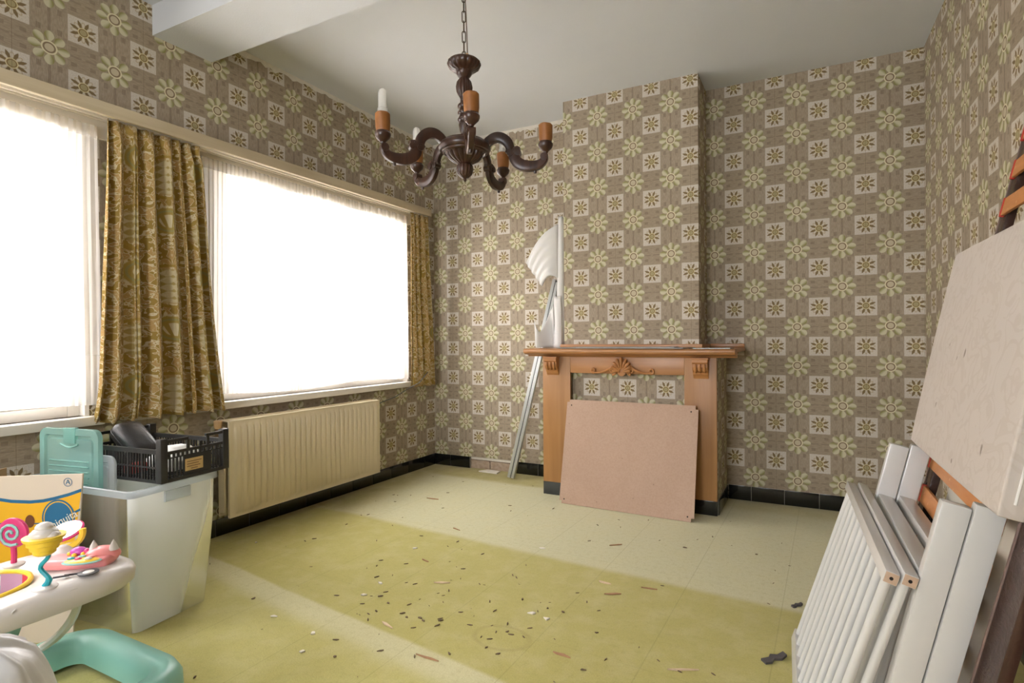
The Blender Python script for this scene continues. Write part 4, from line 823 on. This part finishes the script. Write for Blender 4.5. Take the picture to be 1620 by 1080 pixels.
# cat keyboard
KS = 0.78; cc = Vector((1.03, -3.19, 0.428)); kx = Vector((0.62, -0.785, 0)); kx = Vector((-0.45, -0.893, 0)); kx.normalize(); ky = Vector((0.893, -0.45, 0))
def blob(name, mat, par, c, sx, sy, sz, ang, n=20):
    sx, sy, sz = sx*KS, sy*KS, sz*KS; bm = bmesh.new(); bmesh.ops.create_icosphere(bm, subdivisions=3, radius=1); a = R(ang); M = frame(c, (math.cos(a), math.sin(a), 0), (-math.sin(a), math.cos(a), 0), (0, 0, 1))
    for q in bm.verts: q.co = Vector((q.co.x*sx, q.co.y*sy, max(-0.25, q.co.z)*sz))
    mb = MB().bm(bm, M); bm.free(); return mb.build(name, mat, par, smooth=60)
ct = MB().prism([(px_*KS, py_*KS) for px_, py_ in [(-0.13, -0.045), (-0.05, -0.06), (0.05, -0.062), (0.115, -0.055), (0.125, 0.0), (0.115, 0.055), (0.075, 0.072), (0.0, 0.06), (-0.06, 0.04), (-0.10, 0.05), (-0.135, 0.02)]], 0.0, 0.030, frame(cc, (0.80, 0.60, 0), (-0.60, 0.80, 0), (0, 0, 1))).build('toy_keyboard', 'pink', wk, smooth=30, mods=(('BEVEL', dict(width=0.012, segments=3)),))
blob('cat_head', 'pink', ct, cc+KS*Vector((0.045, 0.055, 0.032)), 0.065, 0.045, 0.035, 37)
for dx, dy in ((0.085, 0.075), (0.02, 0.035)): MB().lathe([(0.014, 0), (0.009, 0.016), (0.001, 0.032)], 12, (cc.x+dx*KS, cc.y+dy*KS, 0.468)).build('cat_ear', 'wwhite', ct)
blob('paint_palette', 'yel', ct, cc+KS*Vector((0.062, -0.025, 0.036)), 0.062, 0.032, 0.010, 37)
blob('palette_edge', 'mint', ct, cc+KS*Vector((0.062, -0.025, 0.034)), 0.070, 0.039, 0.007, 37)
for (dx, dy, mt) in ((0.025, -0.045, 'teal2'), (0.055, -0.035, 'hot'), (0.085, -0.015, 'wwhite'), (0.075, 0.0, 'pink'), (0.04, -0.015, 'mint')): blob('button', mt, ct, cc+KS*Vector((dx, dy, 0.045)), 0.014, 0.010, 0.006, 37)
blob('bow', 'purple', ct, cc+KS*Vector((-0.03, 0.005, 0.045)), 0.032, 0.022, 0.022, 37); blob('bow_bead', 'hot', ct, cc+KS*Vector((0.005, 0.018, 0.048)), 0.014, 0.012, 0.014, 0)
for k in range(6): a = k*1.05; blob('flower_bead', 'yel', ct, cc+KS*Vector((-0.03+0.034*math.cos(a), 0.005+0.028*math.sin(a), 0.042)), 0.009, 0.009, 0.009, 0)
# eye decoration on the tray edge
eo = Vector((1.150, -3.225, 0.438)); MB().lathe([(0.026, 0), (0.026, 0.003), (0.015, 0.004), (0.015, 0.0035)], 24, tuple(eo)).build('eye_decal', 'charcoal', wk); MB().lathe([(0.0145, 0.0036), (0.012, 0.005)], 20, tuple(eo)).build('eye_pupil', 'wwhite', wk)
for s in (-0.010, 0.010): MB().tube([eo+Vector((-0.02+s*0.5, -0.028+s, 0.002)), eo+Vector((-0.045+s*0.5, -0.055+s*1.2, 0.001))], 0.003, 6).build('eyelash', 'charcoal', wk)
for (x, y, q0) in ((1.181, -3.34, 0.0), (1.183, -3.40, 2.0), (1.180, -3.28, 1.0)): MB().tube([(x+0.004*math.cos(t*3), y+0.022*math.cos(t*4+q0)*(1-t*0.7), 0.402+0.016*math.sin(t*4+q0)*(1-t*0.7)) for t in [k/14 for k in range(15)]], 0.0022, 6).build('embossed_curl', 'wwhite', wk)
# cupcake on a wavy stem
cb_ = Vector((1.135, -3.325, 0.427)); MB().lathe([(0.030, 0), (0.030, 0.006), (0.022, 0.010)], 20, tuple(cb_)).build('stem_base', 'wwhite', wk)
cu = MB().tube([cb_+Vector((0.010*math.sin(k*0.75), 0.006*math.sin(k*0.75), 0.008+0.0085*k)) for k in range(12)], [0.0085]*3+[0.006]*9, 8).build('wavy_stem', 'teal2', wk)
tp = cb_+Vector((0, 0, 0.098)); MB().lathe([(0.018, 0), (0.026, 0.006), (0.027, 0.016), (0.033, 0.018), (0.034, 0.030), (0.040, 0.032), (0.041, 0.044), (0.048, 0.047), (0.050, 0.055), (0.030, 0.056)], 24, tuple(tp)).build('cone', 'yel', wk)
for (dx, dy, dz, r_) in ((0, 0, 0.058, 0.034), (-0.02, -0.01, 0.055, 0.02), (0.02, 0.01, 0.055, 0.02), (0.0, 0.0, 0.078, 0.022)): MB().ball(tuple(tp+Vector((dx, dy, dz))), r_, r_, r_*0.7, 14).build('ice_cream', 'wwhite', wk)
# lollipop and hand mirror
lp = Vector((0.835, -3.285, 0.425)); MB().tube([lp, lp+Vector((0.004, 0, 0.035)), lp+Vector((0, 0, 0.066))], 0.008, 8).build('lollipop_stick', 'hot', wk); MB().lathe([(0.028, 0), (0.028, 0.006), (0.02, 0.010)], 16, tuple(lp)).build('stick_base', 'wwhite', wk)
Ml = frame(lp+Vector((0, 0, 0.105)), KR, ZV, KF); lo_ = MB().lathe([(0.036, -0.008), (0.046, -0.005), (0.048, 0), (0.046, 0.005), (0.036, 0.008)], 32, M=Ml).build('lollipop', 'hot', wk)
MB().tube([(0.004+0.0021*k*math.cos(k*0.5) if False else (0.003+0.0017*k)*math.cos(k*0.55), (0.003+0.0017*k)*math.sin(k*0.55), 0.009) for k in range(22)], 0.0045, 6, M=Ml).build('swirl', 'mint', lo_)
mp = Vector((0.855, -3.155, 0.425)); MB().lathe([(0.034, 0), (0.034, 0.012), (0.024, 0.026), (0.010, 0.030)], 20, tuple(mp)).build('mirror_base', 'wwhite', wk)
Mm = frame(mp+Vector((0, 0, 0.072)), KR, ZV, KF); mo = MB().tube([(0.056*math.cos(a), 0.050*math.sin(a), 0) for a in [R(170+200*k/16) for k in range(17)]], 0.010, 8, M=Mm).build('mirror_holder', 'yel', wk)
MB().lathe([(0.044, -0.004), (0.048, 0), (0.044, 0.006)], 28, M=Mm @ Matrix.Rotation(R(-65), 4, 'X')).build('mirror_disc', 'silver', mo); MB().tube([(0.046*math.cos(a), 0.046*math.sin(a), 0) for a in [2*PI*k/28 for k in range(28)]], 0.005, 6, closed=True, M=Mm @ Matrix.Rotation(R(-65), 4, 'X')).build('mirror_frame', 'hot', mo)
# plastic bag at the lower left
def bagf(u, v):
    a = u*2*PI; k = math.sin(PI*(0.10+0.80*v))**0.6 if v < 0.9 else math.sin(PI*0.82)**0.6*(1-(v-0.9)*9.9); r = 0.170*k*(1+0.03*math.sin(9*a+4*v)+0.025*math.sin(14*a-6*v)+0.02*math.sin(23*a+9*v)); return (1.60+r*math.cos(a)*1.02, -3.66+r*math.sin(a), 0.003+0.555*v+0.010*math.sin(6*a+v*5)*v)
tag(MB().grid(bagf, 96, 26, closed_u=True).build('plastic_bag', 'bag', origin=(1.585, -3.68, 0), smooth=80), 'bulging white plastic bag in the lower left corner', 'bag')

# ------------------------------------------------------------------ stacked cot parts against the side wall
AL = Vector((math.sin(0.05), -math.cos(0.05), 0))                        # along the wall, towards the viewer
def lean(o, slope, ang=0.05): 
    AL = Vector((math.sin(ang), -math.cos(ang), 0))
    u_ = Vector((slope, 0, 1)).normalized(); u_ = (u_-AL*u_.dot(AL)).normalized(); n_ = u_.cross(AL).normalized()
    if n_.x < 0: n_ = -n_
    return frame(o, AL, u_, n_)                                          # local x along, y up the slope, z towards the wall
def gate(x0, label):
    M = lean((x0, -1.84, 0.0012), 0.31, 0.045); h_ = 0.645; Lg = 0.835; o = thing('cot_gate', label, 'cot side', (x0, -1.84, 0), 'white cot gates with round bars')
    MB().box(0.0, Lg, 0.012, 0.056, 0.000, 0.028, M, 0.004).build('bottom_rail', 'crib', o); tr = MB().box(0, Lg, h_-0.028, h_, -0.002, 0.028, M, 0.004).build('top_rail', 'crib', o)
    MB().box(Lg+0.0002, Lg+0.0006, h_-0.026, h_-0.002, 0.0, 0.026, M).build('end_grain', 'endgrain', tr, smooth=0); MB().lathe([(0.004, 0), (0.004, 0.0012)], 10, M=M @ frame((Lg+0.0002, h_-0.014, 0.013), (0, 1, 0), (0, 0, 1), (1, 0, 0))).build('screw_hole', 'hole', tr)
    for k in range(11): x = 0.035+k*(Lg-0.07)/10; MB().tube([(x, 0.056, 0.014), (x, h_-0.028, 0.014)], 0.011, 12, M=M).build('bar', 'crib', o)
    return o
gate(3.019, 'white barred cot gate at the front of the stack'); gate(3.054, 'white barred cot gate behind the front gate')
def cotend(x0, label):
    M = lean((x0, -1.915, 0.0012), 0.233, 0.03); h_ = 0.800; Lg = 0.745; o = thing('cot_end', label, 'cot end', (x0, -1.915, 0), 'white cot end panels')
    MB().box(0, 0.032, 0.014, h_, 0, 0.055, M, 0.005).build('post', 'crib', o); MB().box(Lg-0.032, Lg, 0.014, h_, 0, 0.055, M, 0.005).build('post', 'crib', o)
    for q in (0.10, h_-0.20): MB().box(0.0325, Lg-0.0325, q, q+0.028, 0.004, 0.047, M, 0.003).build('rail', 'crib', o)
    for k in range(6): x = 0.10+k*(Lg-0.2)/5; MB().box(x-0.018, x+0.018, 0.1285, h_-0.2005, 0.018, 0.034, M, 0.003).build('slat', 'crib', o)
    return o
cotend(3.146, 'white cot end panel nearer the gates'); cotend(3.205, 'white cot end panel against the slatted bed base')
# mattress
Mm_ = lean((3.378, -1.915, 0.7935), 0.205, 0.03)
def rounded(M, sx, sy, sz, r, name, mat, org, seg=4):
    bm = bmesh.new(); bmesh.ops.create_cube(bm, size=1); bmesh.ops.subdivide_edges(bm, edges=bm.edges, cuts=8, use_grid_fill=True)
    for q in bm.verts:
        x, y, z = q.co; a_ = 1-(abs(2*x)**6+abs(2*y)**6)*0.10; q.co = Vector(((x+0.5)*sx, (y+0.5)*sy, z*sz*(0.88+0.12*math.cos(x*PI)*math.cos(y*PI))*a_+sz/2))
    mb = MB().bm(bm, M); bm.free(); return mb.build(name, mat, origin=org, smooth=70, mods=(('BEVEL', dict(width=r, segments=3, limit_method='ANGLE')), ('SUBSURF', dict(levels=1, render_levels=2))))
mt_ = rounded(Mm_, 0.865, 0.615, 0.062, 0.02, 'cot_mattress', 'matt', (3.41, -2.35, 0.78)); tag(mt_, 'stained cream cot mattress leaning on the slatted bed base', 'mattress')
MB().tube([Mm_ @ Vector((0.866, y, 0.031)) for y in (0.03, 0.2, 0.4, 0.585)], 0.0025, 6).build('piping', 'paper_w', mt_)
# slatted bed base
Mb = lean((3.285, -1.855, 0.001), 0.233, 0.02); LB = 1.95; WB = 0.955; bb = thing('slatted_bed_base', 'dark brown bed frame with orange slats leaning on the wall', 'bed base', (3.28, -1.86, 0))
for a, b in ((0, 0.072), (WB-0.145, WB-0.035)):
    r_ = MB().box(a+0.008, b, 0.008, LB, 0.0, 0.024, Mb, 0.003).build('side_rail', 'bedrail', bb); MB().box(a, a+0.0078, 0.008, LB, -0.002, 0.024, Mb, 0.002).build('rail_bead', 'bead', r_)
for y in (0.02, LB-0.06): MB().box(0.0725, WB-0.1455, y, y+0.04, 0.004, 0.022, Mb, 0.002).build('cross_rail', 'bedrail', bb)
k = 0; y = 0.13
while y < LB-0.1:
    s_ = MB().box(0.050, WB-0.205, y, y+0.055, -0.011, -0.0005, Mb, 0.003).build('slat', 'slat', bb); MB().box(0.036, 0.0498, y-0.002, y+0.057, -0.0125, -0.0003, Mb, 0.002).build('slat_cap', 'capred', s_); y += 0.118
for k in range(12): MB().lathe([(0.005, -0.0012), (0.005, 0.0)], 8, M=Mb @ Matrix.Translation((0.03, 0.21+k*0.15, 0))).build('bolt_hole', 'hole', bb)
Mp = lean((3.332, -1.955, 0.001), 0.233, 0.02); tag(MB().box(0, 0.62, 0.0, 1.47, 0, 0.012, Mp).build('pale_panel', 'panel', origin=(3.32, -2.2, 0), smooth=0), 'pale grey panel behind the bed slats', 'panel')
Mp = lean((3.332, -2.80, 0.001), 0.233, 0.02); pc = MB().box(0.012, 0.20, 0.0, 0.62, 0, 0.018, Mp).build('chipboard_panel', 'chipboard', origin=(3.34, -2.9, 0), smooth=0); tag(pc, 'pale chipboard panel at the lower right corner', 'panel'); MB().box(0.0, 0.0118, 0.0, 0.62, 0, 0.018, Mp).build('edge_band', 'edge', pc, smooth=0)

# ------------------------------------------------------------------ litter on the carpet
def chip(name, mat, label, grp, x, y, sx, sy, sz, ang, seed):
    rr = random.Random(seed); n = rr.choice((3, 4, 4, 5)); pts = []
    for k in range(n): a = 2*PI*k/n+rr.uniform(-.35, .35); pts.append((sx*math.cos(a)*rr.uniform(.75, 1.1), sy*math.sin(a)*rr.uniform(.75, 1.1)))
    M = Matrix.Translation((x, y, 0.0008)) @ Matrix.Rotation(ang, 4, 'Z') @ Matrix.Rotation(rr.uniform(0, .03), 4, 'Y')
    return tag(MB().prism(pts, 0, sz, M).build(name, mat, origin=(x, y, 0), smooth=0), label, 'debris', grp)
white = [(1.163, -1.722), (1.296, -2.135), (1.314, -2.257), (1.372, -2.587), (1.438, -2.694), (1.12, -2.564), (0.30, -2.042), (2.134, -2.092), (2.058, -2.077), (1.787, -1.42)]
spl = [(0.677, -0.922), (1.183, -1.37), (2.127, -1.204), (2.231, -1.676), (2.306, -1.766), (2.438, -1.645), (2.289, -2.298), (1.58, -2.411), (1.557, -2.003), (1.317, -1.831), (2.693, -2.203), (1.87, -2.526)]
drk = [(1.387, -2.235), (1.578, -2.311), (1.615, -2.33), (1.668, -2.311), (1.691, -2.322), (1.755, -2.291), (2.17, -2.011), (2.099, -2.011), (1.966, -1.987), (2.04, -2.248), (2.351, -2.103), (2.396, -2.349), (1.568, -2.665), (2.473, -1.077), (2.829, -1.011), (0.90, -2.495), (1.236, -2.963), (1.464, -2.269), (1.926, -2.47), (2.024, -2.378), (2.084, -2.393), (1.467, -2.346)]
for i, (x, y) in enumerate(white): chip('plaster_crumb', 'chipw', 'small white plaster crumb on the carpet', 'white crumbs on the carpet', x, y, rnd.uniform(.010, .018), rnd.uniform(.007, .012), .005, rnd.uniform(0, 3), 50+i)
spl_lab = ['thin reddish splinter on the pale carpet nearest the radiator', 'brown splinter where the pale carpet meets the yellow strip, radiator side', 'brown splinter on the pale carpet straight in front of the hardboard sheet',
    'pale splinter on the yellow carpet strip in front of the hardboard sheet', 'brown splinter beside the pale one in front of the hardboard sheet', 'brown splinter on the yellow strip between hardboard sheet and cot gates', 'brown splinter on the yellow carpet beside the round stain, cot gate side',
    'pale splinter among the dark chips left of the round stain', 'pale splinter in the middle of the yellow strip above the dark chips', 'brown splinter on the yellow strip nearest the storage box', 'long pale splinter on the carpet nearest the cot gates', 'brown splinter on the faded stripe nearest the viewer']
for i, (x, y) in enumerate(spl):
    pale = i in (3, 7, 8, 10); chip('wood_splinter', 'chip' if pale else 'splint', spl_lab[i], 'wood splinters on the carpet', x, y, rnd.uniform(.03, .06), rnd.uniform(.003, .008), .005, rnd.uniform(-.5, .5)+0.2, 90+i)
for i, (x, y) in enumerate(drk): chip('dark_chip', 'chipd', 'small dark brown chip on the carpet', 'dark chips on the carpet', x, y, rnd.uniform(.007, .013), rnd.uniform(.0035, .006), .004, rnd.uniform(0, 3), 130+i)
for (x, y, s, lb_) in ((2.975, -1.99, 1.0, 'torn grey plastic strip on the carpet beside the cot gates'), (3.035, -1.53, 0.55, 'small torn grey plastic scrap near the far end of the cot gates')):
    pts = [(-0.055, -0.012), (-0.03, -0.018), (-0.01, -0.008), (0.015, -0.02), (0.05, -0.01), (0.055, 0.012), (0.02, 0.006), (0.0, 0.02), (-0.02, 0.008), (-0.05, 0.014)]
    M = Matrix.Translation((x, y, 0.001)) @ Matrix.Rotation(R(52), 4, 'Z'); tag(MB().prism([(a*s, b*s) for a, b in pts], 0, 0.008, M).build('plastic_scrap', 'torn', origin=(x, y, 0), smooth=0), lb_, 'debris')
mb = MB()
for i in range(170):
    x, y = rnd.uniform(0.25, 3.0), rnd.uniform(-3.4, -0.25)
    if x > 2.9 and y < -1.6: continue
    if x < 1.45 and y < -2.4: continue
    if y > -0.7 and 1.25 < x < 2.6: continue
    if rnd.random() < 0.5: x = rnd.gauss(1.75, 0.4); y = rnd.gauss(-2.2, 0.25)
    s = rnd.uniform(0.002, 0.006); a = rnd.uniform(0, 3); M = Matrix.Translation((x, y, 0.0007)) @ Matrix.Rotation(a, 4, 'Z'); mb.prism([(-s*2.2, -s*.3), (s*.6, -s*.5), (s*2.0, s*.3), (-s*.3, s*.4)], 0, s*0.6, M)
tag(mb.build('fine_debris', 'chipd', smooth=0), 'fine dark specks of debris strewn over the carpet', 'debris', kind='stuff')

# ------------------------------------------------------------------ street outside the windows
tag(MB().box(-16, -0.3, -16, 14, -1.0, -0.9).build('street_ground', 'street', smooth=0), 'pale street paving outside the windows', 'street', kind='structure')
def house(y0, y1, zt, x, label):
    o = thing('street_house', label, 'house', (x, (y0+y1)/2, -0.9), 'houses across the street'); MB().box(x-4, x, y0, y1, -0.9, zt).build('facade', 'brickfar', o, smooth=0)
    MB().add([(x+0.2, y0, zt), (x+0.2, y1, zt), (x-4.2, y1, zt), (x-4.2, y0, zt), (x-2, y0, zt+2.2), (x-2, y1, zt+2.2)], [(0, 1, 5, 4), (2, 3, 4, 5), (1, 2, 5), (3, 0, 4), (0, 3, 2, 1)]).build('roof', 'rooft', o, smooth=0)
    n = max(2, int((y1-y0)/2)); 
    for r_ in range(int((zt+0.9)//2.8)):
        for k in range(n):
            yy = y0+(y1-y0)*(k+.5)/n; zz = 0.2+2.8*r_; f = MB().box(x, x+0.06, yy-0.55, yy+0.55, zz, zz+1.5).build('window_frame', 'white', o, smooth=0); MB().box(x+0.0602, x+0.07, yy-0.47, yy+0.47, zz+0.08, zz+1.42).build('pane', 'darkpane', f, smooth=0)
house(-9.5, -3.2, 4.3, -9.0, 'pale low brick house across the street from the left window')
house(-3.1, 3.6, 5.8, -9.3, 'pale taller brick house across the street from the radiator window')
house(3.7, 12.0, 3.6, -9.1, 'pale brick house far along the street')
for o in bpy.data.objects:
    if '_o' in o: del o['_o']
